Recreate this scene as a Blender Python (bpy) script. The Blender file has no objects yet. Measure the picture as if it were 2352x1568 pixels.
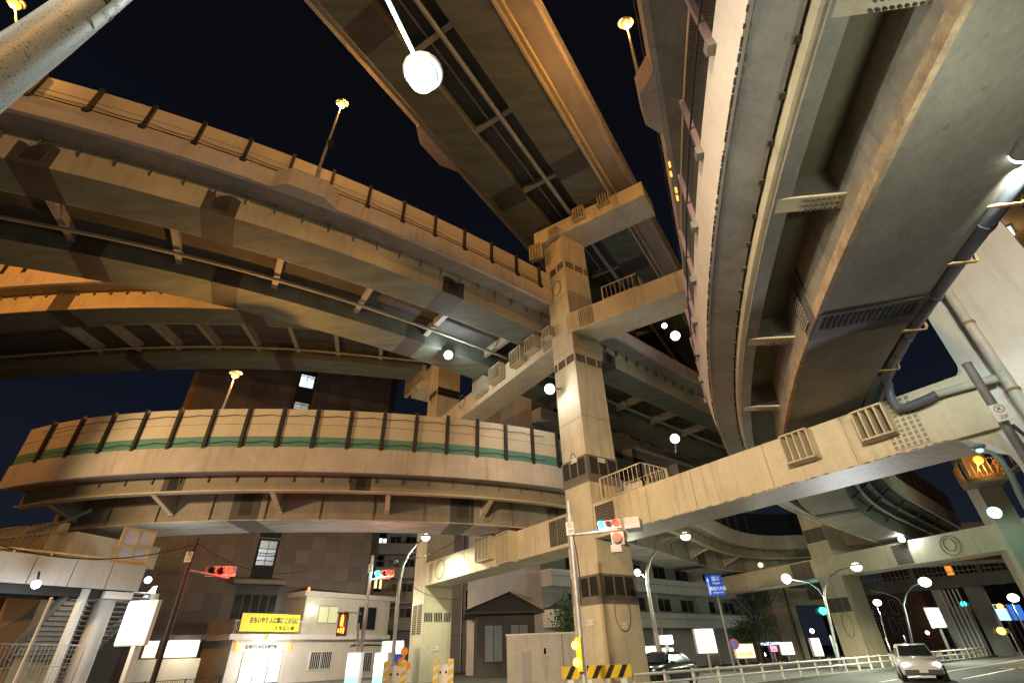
import bpy, bmesh, math, random
import numpy as np
from mathutils import Vector, Matrix
random.seed(7)
scene = bpy.context.scene
COL = scene.collection

# ------------------------------------------------------------------ camera
# surveyed from the photograph: focal length, pitch and roll follow from the verticals and the horizon
S = 2352/4096; FPX = 1908*S; CX, CY = 1176.0, 784.0
_z = np.array([1955*S-CX, -(-1561*S-CY), -FPX]); UP = _z/np.linalg.norm(_z)
_f = np.array([0, 0, -1.0]); FY = _f-UP*_f.dot(UP); FY /= np.linalg.norm(FY)
R = np.array([np.cross(FY, UP), FY, UP]); CAMZ = 1.6; C0 = np.array([0, 0, CAMZ])
cam = bpy.data.cameras.new('camera'); camo = bpy.data.objects.new('camera', cam); COL.objects.link(camo)
M4 = Matrix.Identity(4)
for i in range(3):
    for j in range(3): M4[i][j] = R[i, j]
M4.translation = Vector(C0); camo.matrix_world = M4
cam.sensor_width = 36; cam.lens = 36*1908/4096; cam.clip_start = 0.05; cam.clip_end = 2000
scene.camera = camo
# ------------------------------------------------------------------ sky, exposure
world = bpy.data.worlds.new('World'); scene.world = world; world.use_nodes = True
nt = world.node_tree; bg = nt.nodes['Background']
tc = nt.nodes.new('ShaderNodeTexCoord'); sp = nt.nodes.new('ShaderNodeSeparateXYZ'); rp = nt.nodes.new('ShaderNodeValToRGB')
nt.links.new(tc.outputs['Generated'], sp.inputs[0]); nt.links.new(sp.outputs['Z'], rp.inputs[0]); nt.links.new(rp.outputs[0], bg.inputs['Color'])
e = rp.color_ramp.elements
e[0].position = 0.0; e[0].color = (0.012, 0.015, 0.022, 1)
e[1].position = 0.85; e[1].color = (0.0030, 0.0032, 0.0048, 1)
m_ = rp.color_ramp.elements.new(0.38); m_.color = (0.0048, 0.0066, 0.0135, 1)
bg.inputs['Strength'].default_value = 1.0
vs = scene.view_settings
scene.display_settings.display_device = 'sRGB'
vs.view_transform = 'Standard'; vs.look = 'None'; vs.gamma = 1; vs.exposure = 0
scene.cycles.use_denoising = True
scene.cycles.max_bounces = 6; scene.cycles.diffuse_bounces = 3; scene.cycles.sample_clamp_indirect = 4
try: scene.cycles.use_light_tree = True
except Exception: pass

def ray(u, v):
    d = R @ np.array([u-CX, -(v-CY), -FPX]); return d/np.linalg.norm(d)
def atz(u, v, z):
    d = ray(u, v); return C0+d*((z-CAMZ)/d[2])
def atr(u, v, r):
    d = ray(u, v); return C0+d*(r/math.hypot(d[0], d[1]))
def onplane(u, v, p, n):
    d = ray(u, v); p = np.array(p, float); n = np.array(n, float); return C0+d*((p-C0).dot(n)/d.dot(n))
K_ = 0.34177
OFF = {1: (0, 0), 2: (746.5, 0), 3: (1548.1, 0), 4: (0, 516.8), 5: (746.5, 516.8), 6: (1548.1, 516.8), 7: (0, 1032.4), 8: (746.5, 1032.4), 9: (1548.1, 1032.4)}
def c(n, *pts): return [(OFF[n][0]+K_*x, OFF[n][1]+K_*y) for x, y in pts]
def c10(*pts): return [(1764+.2501*x, 976.2+.2501*y) for x, y in pts]

# ------------------------------------------------------------------ materials
MATS = {}
def mat(name, base, rough=.8, var=.18, scale=.6, streak=0.0, dirt=(.10, .09, .07), metal=0, bump=0.0, grain=(1, 1, 1), fine=.06, speck=0.0):
    if name in MATS: return MATS[name]
    m = bpy.data.materials.new(name); m.use_nodes = True; n = m.node_tree; L = n.links.new
    b = n.nodes['Principled BSDF']; b.inputs['Roughness'].default_value = rough; b.inputs['Metallic'].default_value = metal
    geo = n.nodes.new('ShaderNodeNewGeometry')
    mp = n.nodes.new('ShaderNodeMapping'); mp.inputs['Scale'].default_value = grain; L(geo.outputs['Position'], mp.inputs[0])
    n1 = n.nodes.new('ShaderNodeTexNoise'); n1.inputs['Scale'].default_value = scale; n1.inputs['Detail'].default_value = 8; n1.inputs['Roughness'].default_value = .65
    L(mp.outputs[0], n1.inputs['Vector'])
    n2 = n.nodes.new('ShaderNodeTexNoise'); n2.inputs['Scale'].default_value = 9; n2.inputs['Detail'].default_value = 6; L(mp.outputs[0], n2.inputs['Vector'])
    lo = tuple(max(0, x*(1-var)) for x in base); hi = tuple(min(1, x*(1+var)) for x in base)
    r1 = n.nodes.new('ShaderNodeValToRGB'); r1.color_ramp.elements[0].position = .36; r1.color_ramp.elements[1].position = .66
    r1.color_ramp.elements[0].color = (*lo, 1); r1.color_ramp.elements[1].color = (*hi, 1); L(n1.outputs['Fac'], r1.inputs[0])
    mx = n.nodes.new('ShaderNodeMixRGB'); mx.blend_type = 'OVERLAY'; mx.inputs[0].default_value = fine*4
    L(r1.outputs[0], mx.inputs[1]); L(n2.outputs['Color'], mx.inputs[2])
    hs = n.nodes.new('ShaderNodeHueSaturation'); hs.inputs['Saturation'].default_value = 0; L(n2.outputs['Color'], hs.inputs['Color']); L(hs.outputs[0], mx.inputs[2])
    out = mx.outputs[0]
    if streak > 0:
        mp2 = n.nodes.new('ShaderNodeMapping'); mp2.inputs['Scale'].default_value = (2.2, 2.2, .16); L(geo.outputs['Position'], mp2.inputs[0])
        n3 = n.nodes.new('ShaderNodeTexNoise'); n3.inputs['Scale'].default_value = 1.6; n3.inputs['Detail'].default_value = 7; n3.inputs['Roughness'].default_value = .6
        L(mp2.outputs[0], n3.inputs['Vector'])
        r3 = n.nodes.new('ShaderNodeValToRGB'); r3.color_ramp.elements[0].position = .52; r3.color_ramp.elements[1].position = .78
        r3.color_ramp.elements[0].color = (0, 0, 0, 1); r3.color_ramp.elements[1].color = (streak,)*3+(1,); L(n3.outputs['Fac'], r3.inputs[0])
        m2 = n.nodes.new('ShaderNodeMixRGB'); L(r3.outputs[0], m2.inputs[0]); L(out, m2.inputs[1]); m2.inputs[2].default_value = (*dirt, 1); out = m2.outputs[0]
    if speck > 0:
        n4 = n.nodes.new('ShaderNodeTexNoise'); n4.inputs['Scale'].default_value = 2.6; n4.inputs['Detail'].default_value = 12; n4.inputs['Roughness'].default_value = .72; L(geo.outputs['Position'], n4.inputs['Vector'])
        r4 = n.nodes.new('ShaderNodeValToRGB'); r4.color_ramp.elements[0].position = .60; r4.color_ramp.elements[1].position = .69; r4.color_ramp.elements[0].color = (0, 0, 0, 1); r4.color_ramp.elements[1].color = (speck,)*3+(1,); L(n4.outputs['Fac'], r4.inputs[0])
        m4 = n.nodes.new('ShaderNodeMixRGB'); L(r4.outputs[0], m4.inputs[0]); L(out, m4.inputs[1]); m4.inputs[2].default_value = (*[x*.6 for x in dirt], 1); out = m4.outputs[0]
    L(out, b.inputs['Base Color'])
    if bump > 0:
        bp = n.nodes.new('ShaderNodeBump'); bp.inputs['Strength'].default_value = bump; bp.inputs['Distance'].default_value = .05
        L(n2.outputs['Fac'], bp.inputs['Height']); L(bp.outputs[0], b.inputs['Normal'])
    MATS[name] = m; return m
def emit(name, col, st):
    if name in MATS: return MATS[name]
    m = bpy.data.materials.new(name); m.use_nodes = True; b = m.node_tree.nodes['Principled BSDF']
    b.inputs['Base Color'].default_value = (*[min(1, x) for x in col], 1); b.inputs['Emission Color'].default_value = (*col, 1); b.inputs['Emission Strength'].default_value = st
    MATS[name] = m; return m
def glass(name, col=(.02, .025, .03)):
    if name in MATS: return MATS[name]
    m = mat(name, col, rough=.08, var=.1, fine=0); return m

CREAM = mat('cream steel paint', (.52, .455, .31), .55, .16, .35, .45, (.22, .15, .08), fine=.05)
PIER = mat('cream pier paint', (.56, .50, .355), .5, .16, .35, .52, (.22, .165, .09), fine=.06, speck=.22)
PIERW = mat('white pier paint', (.60, .59, .54), .5, .10, .3, .35, (.25, .20, .13), fine=.04)
CONC = mat('grey concrete', (.27, .25, .22), .9, .20, .8, .30, (.10, .09, .075), bump=.06, fine=.06, speck=.3)
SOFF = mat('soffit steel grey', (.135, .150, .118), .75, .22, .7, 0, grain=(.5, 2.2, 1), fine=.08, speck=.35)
SOFD = mat('dark box girder soffit', (.26, .24, .195), .65, .20, .6, 0, grain=(1, .6, 1), fine=.10, speck=.7)
PARA = mat('parapet concrete', (.50, .44, .38), .85, .14, .5, .5, (.20, .16, .12), bump=.04, fine=.06, speck=.25)
PANEL = mat('cream barrier panel', (.58, .50, .36), .6, .06, .4, .12, (.3, .22, .14), fine=.03)
PANELS = [PANEL, mat('cream barrier panel faded', (.53, .45, .32), .6, .10, .5, .25, (.28, .2, .12), fine=.04), mat('cream barrier panel pale', (.61, .53, .40), .6, .07, .4, .18, (.3, .22, .14), fine=.03)]
GREEN = mat('green barrier panel', (.10, .26, .21), .6, .10, .5, .1, fine=.03)
DARKST = mat('dark steel post', (.022, .018, .016), .6, .2, 1.5)
BAND = mat('bare grey steel band', (.16, .145, .12), .6, .2, .8, .3, (.07, .06, .05))
BANDD = mat('dark steel splice band', (.07, .062, .05), .65, .2, .8)
BOLT = mat('bolt row black', (.02, .018, .015), .8, .1)  # near black for bolts, bolt holes and joints
BOLTL = mat('bolt heads', (.24, .22, .18), .5, .2)
BEAMG = mat('painted cross beam', (.30, .28, .22), .6, .15, .8, .2)
PIPEG = mat('grey pvc pipe', (.10, .11, .125), .35, .15, 1.2)
PIPEC = mat('painted drain pipe', (.45, .44, .38), .5, .15, 1.0, .4, (.2, .16, .1))
RUST = mat('rusty bracket', (.38, .22, .10), .85, .5, 5)
CABLE = mat('black cable', (.015, .014, .013), .6, .1)
RAIL = mat('cream railing paint', (.55, .47, .33), .5, .1)
GALV = mat('galvanised steel', (.36, .37, .38), .45, .2, 3, .2, metal=.4)
WHITE = mat('white paint', (.75, .75, .72), .5, .06, 1, .15, (.4, .38, .33))
ASPH = mat('asphalt', (.055, .055, .056), .75, .3, 2.5, bump=.15, fine=.12)
PAVE = mat('pavement concrete', (.12, .115, .11), .85, .2, 1.5, bump=.1)
LINE = mat('road paint', (.72, .71, .66), .7, .12, 4)
ORANGEP = mat('orange road paint', (.55, .26, .06), .75, .2, 4)
BLACKP = mat('black paint', (.02, .02, .02), .4, .1)
YELLOWP = mat('yellow paint', (.75, .52, .03), .45, .1, 3)
GREENR = mat('green fence paint', (.12, .45, .10), .4, .1)
RED = mat('red paint', (.45, .03, .02), .4, .1)
DGLASS = glass('dark window glass')
WLIT = emit('lit window', (.85, .95, 1.0), 2.2)
WWARM = emit('warm lit window', (1, .72, .35), 1.6)

# ------------------------------------------------------------------ mesh helpers
def nrm(v): v = np.array(v, float); return v/np.linalg.norm(v)
class MB:
    def __init__(s): s.v = []; s.f = []; s.sm = []
    def add(s, vs, fs, sm=False):
        o = len(s.v); s.v += [tuple(map(float, p)) for p in vs]; s.f += [tuple(i+o for i in f) for f in fs]; s.sm += [sm]*len(fs); return s
    def box(s, cen, size, ax=None, ay=None, az=None):
        cen = np.array(cen, float); ax = nrm(ax) if ax is not None else np.array([1., 0, 0]); az = nrm(az) if az is not None else np.array([0, 0, 1.])
        ay = nrm(ay) if ay is not None else np.cross(az, ax)
        h = [x/2 for x in size]; P = []
        for k in (-1, 1):
            for j in (-1, 1):
                for i in (-1, 1): P.append(cen+ax*i*h[0]+ay*j*h[1]+az*k*h[2])
        return s.add(P, [(0, 2, 3, 1), (4, 5, 7, 6), (0, 1, 5, 4), (2, 6, 7, 3), (0, 4, 6, 2), (1, 3, 7, 5)])
    def bar(s, a, b, w, h=None, up=(0, 0, 1)):
        a = np.array(a, float); b = np.array(b, float); d = b-a; L = np.linalg.norm(d)
        if L < 1e-6: return s
        d /= L; up = np.array(up, float); sd = np.cross(d, up)
        if np.linalg.norm(sd) < 1e-3: sd = np.cross(d, (1, 0, 0))
        sd = nrm(sd); return s.box((a+b)/2, (L, w, h or w), d, sd, np.cross(d, sd))
    def prism(s, poly, ext):
        n = len(poly); a = [np.array(p, float) for p in poly]; b = [p+np.array(ext, float) for p in a]
        return s.add(a+b, [tuple(range(n))[::-1], tuple(range(n, 2*n))]+[(i, (i+1) % n, n+(i+1) % n, n+i) for i in range(n)])
    def column(s, foot, z0, z1):
        return s.prism([(p[0], p[1], z0) for p in foot], (0, 0, z1-z0))
    def rings(s, rings, closed_caps=True, sm=False):
        n = len(rings[0]); V = [p for r in rings for p in r]; F = []
        for k in range(len(rings)-1):
            for i in range(n): F.append((k*n+i, k*n+(i+1) % n, (k+1)*n+(i+1) % n, (k+1)*n+i))
        s.add(V, F, sm)
        if closed_caps: s.add(rings[0], [tuple(range(n))[::-1]]); s.add(rings[-1], [tuple(range(n))])
        return s
    def tube(s, pts, r, n=10, sm=True):
        P = [np.array(p, float) for p in pts]; rs = r if hasattr(r, '__len__') else [r]*len(P); rings = []; ref = None
        for i, p in enumerate(P):
            t = nrm(P[min(i+1, len(P)-1)]-P[max(i-1, 0)])
            if ref is None: ref = np.array([0, 0, 1.]) if abs(t[2]) < .9 else np.array([1., 0, 0])
            a = nrm(ref-t*ref.dot(t)); b = np.cross(t, a); ref = a
            rings.append([p+(a*math.cos(2*math.pi*k/n)+b*math.sin(2*math.pi*k/n))*rs[i] for k in range(n)])
        return s.rings(rings, True, sm)
    def ball(s, cen, r, n=14, m=9, ax=(1, 1, 1)):
        cen = np.array(cen, float); V = [cen+np.array([0, 0, r*ax[2]])]; F = []
        for i in range(1, m):
            th = math.pi*i/m
            for j in range(n):
                ph = 2*math.pi*j/n; V.append(cen+np.array([math.sin(th)*math.cos(ph)*ax[0], math.sin(th)*math.sin(ph)*ax[1], math.cos(th)*ax[2]])*r)
        V.append(cen-np.array([0, 0, r*ax[2]]))
        for j in range(n): F.append((0, 1+j, 1+(j+1) % n))
        for i in range(m-2):
            for j in range(n): F.append((1+i*n+j, 1+(i+1)*n+j, 1+(i+1)*n+(j+1) % n, 1+i*n+(j+1) % n))
        e = len(V)-1; b0 = 1+(m-2)*n
        for j in range(n): F.append((e, b0+(j+1) % n, b0+j))
        return s.add(V, F, True)
    def disc(s, cen, nor, r, t=.02, n=20):
        cen = np.array(cen, float); nor = nrm(nor); a = np.cross(nor, (0, 0, 1.)); a = nrm(a) if np.linalg.norm(a) > 1e-3 else np.array([1., 0, 0]); b = np.cross(nor, a)
        return s.prism([cen+(a*math.cos(2*math.pi*k/n)+b*math.sin(2*math.pi*k/n))*r for k in range(n)], nor*t)
ORG = {}
def thing(name, label, cat, loc=(0, 0, 0), group=None):
    o = bpy.data.objects.new(name, None); COL.objects.link(o); o.location = [float(x) for x in loc]; o.empty_display_size = .2
    o['label'] = label; o['category'] = cat
    if group: o['group'] = group
    ORG[o.name] = np.array(loc, float); return o
def part(par, name, mb, m, label=None):
    org = ORG[par.name] if par is not None else np.zeros(3)
    me = bpy.data.meshes.new(name); me.from_pydata([tuple(np.array(p)-org) for p in mb.v], [], mb.f)
    me.polygons.foreach_set('use_smooth', mb.sm); me.update()
    bm = bmesh.new(); bm.from_mesh(me); bmesh.ops.recalc_face_normals(bm, faces=bm.faces); bm.to_mesh(me); bm.free()
    me.materials.append(m); o = bpy.data.objects.new(name, me); COL.objects.link(o)
    if par is not None: o.parent = par
    ORG[o.name] = org
    if label: o['label'] = label
    return o
def solo(name, label, cat, mb, m, group=None):
    org = np.mean(np.array(mb.v), axis=0); org[2] = min(p[2] for p in mb.v)
    me = bpy.data.meshes.new(name); me.from_pydata([tuple(np.array(p)-org) for p in mb.v], [], mb.f); me.polygons.foreach_set('use_smooth', mb.sm); me.update()
    bm = bmesh.new(); bm.from_mesh(me); bmesh.ops.recalc_face_normals(bm, faces=bm.faces); bm.to_mesh(me); bm.free()
    me.materials.append(m); o = bpy.data.objects.new(name, me); COL.objects.link(o); o.location = org
    o['label'] = label; o['category'] = cat
    if group: o['group'] = group
    ORG[o.name] = org; return o
def structure(name, mb, m):
    o = part(None, name, mb, m); o['kind'] = 'structure'; return o
_txt = {}
def text_mb(body, cen, xdir, updir, height, thick=.004, align='CENTER', sx=1.0, bold=0.0):
    """lettering as geometry, lying in the plane of xdir and updir"""
    cu = bpy.data.curves.new('lettering', 'FONT'); cu.body = body; cu.size = 1; cu.align_x = align; cu.align_y = 'CENTER'; cu.extrude = 0; cu.offset = bold; cu.resolution_u = 3
    o = bpy.data.objects.new('lettering', cu); COL.objects.link(o); dg = bpy.context.evaluated_depsgraph_get(); dg.update()
    me = bpy.data.meshes.new_from_object(o.evaluated_get(dg)); mb = MB()
    x = nrm(xdir); u = nrm(updir); n = np.cross(x, u); cen = np.array(cen, float)
    V = [cen+x*v.co.x*height*sx+u*v.co.y*height+n*thick for v in me.vertices]; mb.add(V, [tuple(p.vertices) for p in me.polygons])
    bpy.data.objects.remove(o); bpy.data.curves.remove(cu); bpy.data.meshes.remove(me); return mb
def light(pos, col, power, size=.15, kind='POINT', target=None, spot=None, name='lamp_light'):
    l = bpy.data.lights.new(name, kind); l.energy = power; l.color = col
    if kind in ('POINT', 'SPOT'): l.shadow_soft_size = size
    if kind == 'SPOT': l.spot_size = spot or 2.4; l.spot_blend = .6
    if kind == 'AREA': l.size = size
    o = bpy.data.objects.new(name, l); COL.objects.link(o); o.location = [float(x) for x in pos]
    if target is not None: o.rotation_euler = (Vector([float(x) for x in target])-o.location).to_track_quat('-Z', 'Y').to_euler()
    return o
SOD = (1.0, .45, .10); MERC = (.93, 1.0, .72); LED = (.86, .95, 1.0); WARM = (1.0, .80, .52)

# ------------------------------------------------------------------ curved decks
class Deck:
    def __init__(s, pts, z, deg, axis=None, name='', label='', ext=(6, 12)):
        P = np.array([atz(u, v, z)[:2] for u, v in pts]); s.m = P.mean(0); s.z = z
        if axis is None:
            w, V = np.linalg.eigh(np.cov((P-s.m).T)); a = V[:, 1]
        else: a = np.array(axis, float)/np.linalg.norm(axis)
        if a[1] < 0: a = -a
        s.a = a; s.n = np.array([a[1], -a[0]]); t = (P-s.m)@s.n; q = (P-s.m)@a
        s.co = np.polyfit(q, t, deg); s.r = (q.min(), q.max()); s.s0 = q.min()-ext[0]; s.s1 = q.max()+ext[1]
        s.dc = np.polyder(s.co)
        s.e0, s.e1 = q.min(), q.max()
        if name: s.o = thing(name, label, 'elevated road', (s.m[0], s.m[1], 0), 'elevated roads of the junction')
    def t(s, q):       # beyond the surveyed stretch the road runs on straight
        if q < s.e0: return np.polyval(s.co, s.e0)+np.polyval(s.dc, s.e0)*(q-s.e0)
        if q > s.e1: return np.polyval(s.co, s.e1)+np.polyval(s.dc, s.e1)*(q-s.e1)
        return np.polyval(s.co, q)
    def dt(s, q): return np.polyval(s.dc, min(max(q, s.e0), s.e1))
    def P(s, q, d, z):
        n = s.n-s.dt(q)*s.a; n = n/np.linalg.norm(n); p = s.m+q*s.a+s.t(q)*s.n+d*n; return np.array([p[0], p[1], z])
    def N(s, q): n = s.n-s.dt(q)*s.a; n = n/np.linalg.norm(n); return np.array([n[0], n[1], 0])
    def T(s, q): v = s.a+s.dt(q)*s.n; v = v/np.linalg.norm(v); return np.array([v[0], v[1], 0])
    def S(s, u, v, z): return float((atz(u, v, z)[:2]-s.m)@s.a)
    def loft(s, prof, q0=None, q1=None, N=None, mb=None):
        q0 = s.s0 if q0 is None else q0; q1 = s.s1 if q1 is None else q1; N = N or max(2, int(abs(q1-q0)/1.2)+1)
        return (mb or MB()).rings([[s.P(q, d, z) for d, z in prof] for q in np.linspace(q0, q1, N)])
    def band(s, prof, q0, q1, name='splice_plate', m=None, th=.02):
        """a strip of plate lying on an open profile, th proud to its left side"""
        out = []
        for i, (d, z) in enumerate(prof):
            a = np.array(prof[max(i-1, 0)]); b = np.array(prof[min(i+1, len(prof)-1)]); t = (b-a)/np.linalg.norm(b-a); out.append((d+t[1]*th, z-t[0]*th))
        inn = [(d-(o[0]-d)*.5, z-(o[1]-z)*.5) for (d, z), o in zip(prof, out)]
        return part(s.o, name, s.loft(out+inn[::-1], q0, q1, 6), m or BANDD)
def bolts(D, d, z0, z1, q0, q1, nq, nz, normal=1, m=BOLT, size=.05):
    mb = MB()
    for i in range(nq):
        q = q0+(q1-q0)*(i+.5)/nq
        for j in range(nz):
            z = z0+(z1-z0)*(j+.5)/nz; mb.box(D.P(q, d+.03*normal, z), (size, .02, size*1.2), D.T(q), D.N(q))
    return part(D.o, 'bolt_grid', mb, m)
def boltsb(D, z, d0, d1, q0, q1, nq, nd, m=BOLT, size=.05):
    mb = MB()
    for i in range(nq):
        q = q0+(q1-q0)*(i+.5)/nq
        for j in range(nd):
            d = d0+(d1-d0)*(j+.5)/nd; mb.box(D.P(q, d, z-.03), (size, size, .02), D.T(q), D.N(q))
    return part(D.o, 'bolt_grid', mb, m)
def cable(D, d, z, q0, q1, span, sag, name='cable', r=.018):
    mb = MB(); n = int((q1-q0)/span)
    pts = []
    for i in range(n):
        for k in range(6):
            f = k/6; pts.append(D.P(q0+span*(i+f), d, z-sag*4*f*(1-f)))
    return part(D.o, name, mb.tube(pts, r, 5), CABLE)

# added unseen fill lights that brighten decks, piers and near parapet; no lamps modelled
light((3, -14, 21.4), (1, .53, .19), 14000, .4, name='added_high_fill'); light((-40, 15, 29.6), (1, .40, .08), 11000, .4, name='added_high_fill')
light((-5, -9, 9.2), (1, .77, .50), 30000, .4, 'SPOT', target=(6, 24, 4.8), spot=math.radians(44), name='added_low_fill')
light((-7, -2, 9.3), (1, .74, .50), 1800, .4, 'SPOT', target=(7, 9, 9.2), spot=math.radians(64), name='added_low_fill')
light((-26, 7, 9.0), (1, .68, .34), 13000, .4, 'SPOT', target=(-10, 25, 8.2), spot=math.radians(72), name='added_low_fill')
light((-5.5, -3, 7.5), (.80, 1, .97), 520, .2, name='added_low_fill'); light((9.4, 4.6, 7.5), (.88, 1, .92), 1500, .12, 'SPOT', target=(13.4, 11, 10.2), spot=math.radians(70), name='added_low_fill')  # added white fill on the near pole; extra spot brightens the right pier
# ================================================================== GROUND
g = MB(); g.add([(-300, -120, 0), (400, -120, 0), (400, 500, 0), (-300, 500, 0)], [(0, 1, 2, 3)]); structure('ground', g, PAVE)
RD = np.array([.77, .64, 0]); RN = np.array([-.64, .77, 0])            # the avenue runs off to the right
def rquad(p0, L, w, z, mb=None):
    p0 = np.array([p0[0], p0[1], z]); return (mb or MB()).add([p0, p0+RD*L, p0+RD*L+RN*w, p0+RN*w], [(0, 1, 2, 3)])
structure('road', rquad(np.array([17.0, 32.5, 0])-RD*120-RN*34, 420, 34.0, .004), ASPH)
cr = MB(); cr.add([(-60, 6, .004), (-14, 6, .004), (6, 38, .004), (-60, 22, .004)], [(0, 1, 2, 3)])
ln = MB()
for p, L in (((17.5, 28.2), 40), ((21.6, 28.5), 14), ((6, 22.6), 9), ((37, 41.2), 12), ((24.5, 40.4), 4), ((31, 45.8), 6), ((10, 13), 70), ((13, 24.4), 5)):
    rquad(np.array([*p, 0.0])-RD*1.0, L, .16, .008, ln)
structure('lane_marking', ln, LINE)
om = MB()
for k in range(5): rquad(np.array([31.0, 33.5, 0])+RD*k*2.2, 1.2, 3.0, .008, om)
structure('hatched_road_marking', om, ORANGEP)
kb = MB()
p = np.array([17.0, 32.5, 0])-RD*16.5+RN*.10
kb.prism([p, p+RD*70, p+RD*70+RN*.22, p+RN*.22], (0, 0, .14)); structure('kerb', kb, mat('kerb stone', (.30, .29, .27), .85, .2, 2))

# ================================================================== DECK A: curved double box girder, upper left
A = Deck(c(1, (0, 1050), (700, 1225), (1390, 1410), (1580, 1470))+c(5, (0, 150), (790, 440), (1470, 720))+c(5, (1825, 900), (2010, 985), (2352, 1160))+c(6, (260, 1270)),
         20.1, 3, name='curved_viaduct', label='long curved viaduct on twin box girders with amber lit barrier panels, upper left', ext=(9, 26))
part(A.o, 'box_girder', A.loft([(0, 20.1), (-2.17, 20.1), (-2.17, 21.6), (.1, 21.6)]), CREAM)
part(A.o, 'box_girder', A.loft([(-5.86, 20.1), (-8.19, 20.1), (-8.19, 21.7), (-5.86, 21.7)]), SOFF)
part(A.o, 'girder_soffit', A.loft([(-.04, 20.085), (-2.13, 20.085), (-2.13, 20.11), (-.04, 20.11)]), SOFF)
part(A.o, 'deck_slab', A.loft([(1.5, 21.5), (.1, 21.56), (-8.2, 21.6), (-9.8, 21.5), (-9.8, 21.85), (1.5, 21.85)]), CONC); part(A.o, 'underside_shade_sheet', A.loft([(-2.18, 21.45), (-5.85, 21.45), (-5.85, 21.5), (-2.18, 21.5)]), mat('painted shade underside', (.075, .07, .06), .85, .2, .8))  # dark sheet between the girders, the shade of the gap painted in
part(A.o, 'parapet', A.loft([(1.62, 21.42), (1.64, 22.5), (1.40, 22.5), (1.36, 21.46)]), PARA)
part(A.o, 'parapet', A.loft([(-9.7, 21.45), (-9.7, 22.5), (-9.95, 22.5), (-9.95, 21.4)]), PARA)
qa = A.S(461, 337, 22.5); n = 0
for k in range(-9, 27):
    q = qa+k*2.02
    if q < A.s0 or q > A.S(1262, 640, 22.5): continue
    part(A.o, 'barrier_panel', A.loft([(1.50, 22.5), (1.50, 24.2), (1.44, 24.2), (1.44, 22.5)], q+.07, q+1.95, 3), random.choice(PANELS))
    mb = MB(); mb.bar(A.P(q, 1.58, 22.42), A.P(q, 1.58, 24.26), .15, .20, A.N(q)); mb.bar(A.P(q, 1.68, 22.40), A.P(q, 1.68, 22.62), .26, .10, A.N(q))
    part(A.o, 'barrier_post', mb, DARKST)
    mb = MB(); mb.tube([A.P(q+.1, 1.51, 23.35), A.P(q+1.95, 1.51, 23.35)], .012, 4); mb.tube([A.P(q+.1, 1.51, 22.9), A.P(q+1.95, 1.51, 22.9)], .012, 4)
    part(A.o, 'panel_seam', mb, BAND)
cable(A, 1.74, 22.8, qa-16*1.0, A.S(1255, 650, 22.5), 2.02, .10)
mb = MB(); mb.tube([A.P(q, 1.72, 22.52) for q in np.linspace(A.s0, A.S(1255, 650, 22.5), 60)], .03, 5); part(A.o, 'conduit', mb, DARKST)
qb = A.S(715, 425, 22.0); mb = MB()
poly = [(-2.3, 0), (-1.5, .0), (-.8, .55), (.9, .55), (1.7, 0)]
rg = [[A.P(qb+x, 1.60, z), A.P(qb+x, 1.63+d, z)] for x, d in poly for z in (21.4, )]
mb.rings([[A.P(qb+x, 1.5, 21.36), A.P(qb+x, 1.645+d, 21.36), A.P(qb+x, 1.645+d, 22.56), A.P(qb+x, 1.5, 22.56)] for x, d in poly]); part(A.o, 'lamp_bracket', mb, PARA)
for k in range(-2, 9):
    q = A.S(625, 612, 20.1)+k*5.4
    if not (A.s0 < q < A.s1): continue
    mb = MB(); mb.bar(A.P(q, -2.1, 20.75), A.P(q, -5.9, 20.75), .34, .05); mb.bar(A.P(q, -2.1, 21.2), A.P(q, -5.9, 21.2), .04, .9)
    part(A.o, 'cross_beam', mb, BEAMG)
    mb = MB(); mb.bar(A.P(q, -2.2, 20.35), A.P(q, -2.9, 20.75), .12); part(A.o, 'gusset', mb, BEAMG)
mb = MB(); mb.tube([A.P(q, -4.6, 20.5) for q in np.linspace(A.s0, A.s1, 60)], .11, 8); part(A.o, 'drain_pipe', mb, BEAMG)
mb = MB(); mb.tube([A.P(q, -3.0, 20.95) for q in np.linspace(A.s0, A.s1, 60)], .05, 6); part(A.o, 'conduit', mb, BEAMG)
for q in np.arange(A.s0+.5, A.s1, 1.35): part(A.o, 'stiffener', MB().bar(A.P(q, .22, 21.1), A.P(q, .22, 21.54), .06, .18, A.N(q)), BAND)
for (u, v) in ((500, 488), (1040, 677), (1400, 838), (62, 375)):
    q = A.S(u, v, 20.1)
    A.band([(.08, 21.5), (.0, 20.08), (-2.17, 20.08)], q-.75, q+.75, m=BANDD)
    bolts(A, .04, 20.3, 21.4, q-.35, q+.35, 7, 10); 
    q2 = q+.4; A.band([(-5.86, 21.5), (-5.86, 20.1), (-8.19, 20.1)], q2-.75, q2+.75, m=BANDD)

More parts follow.
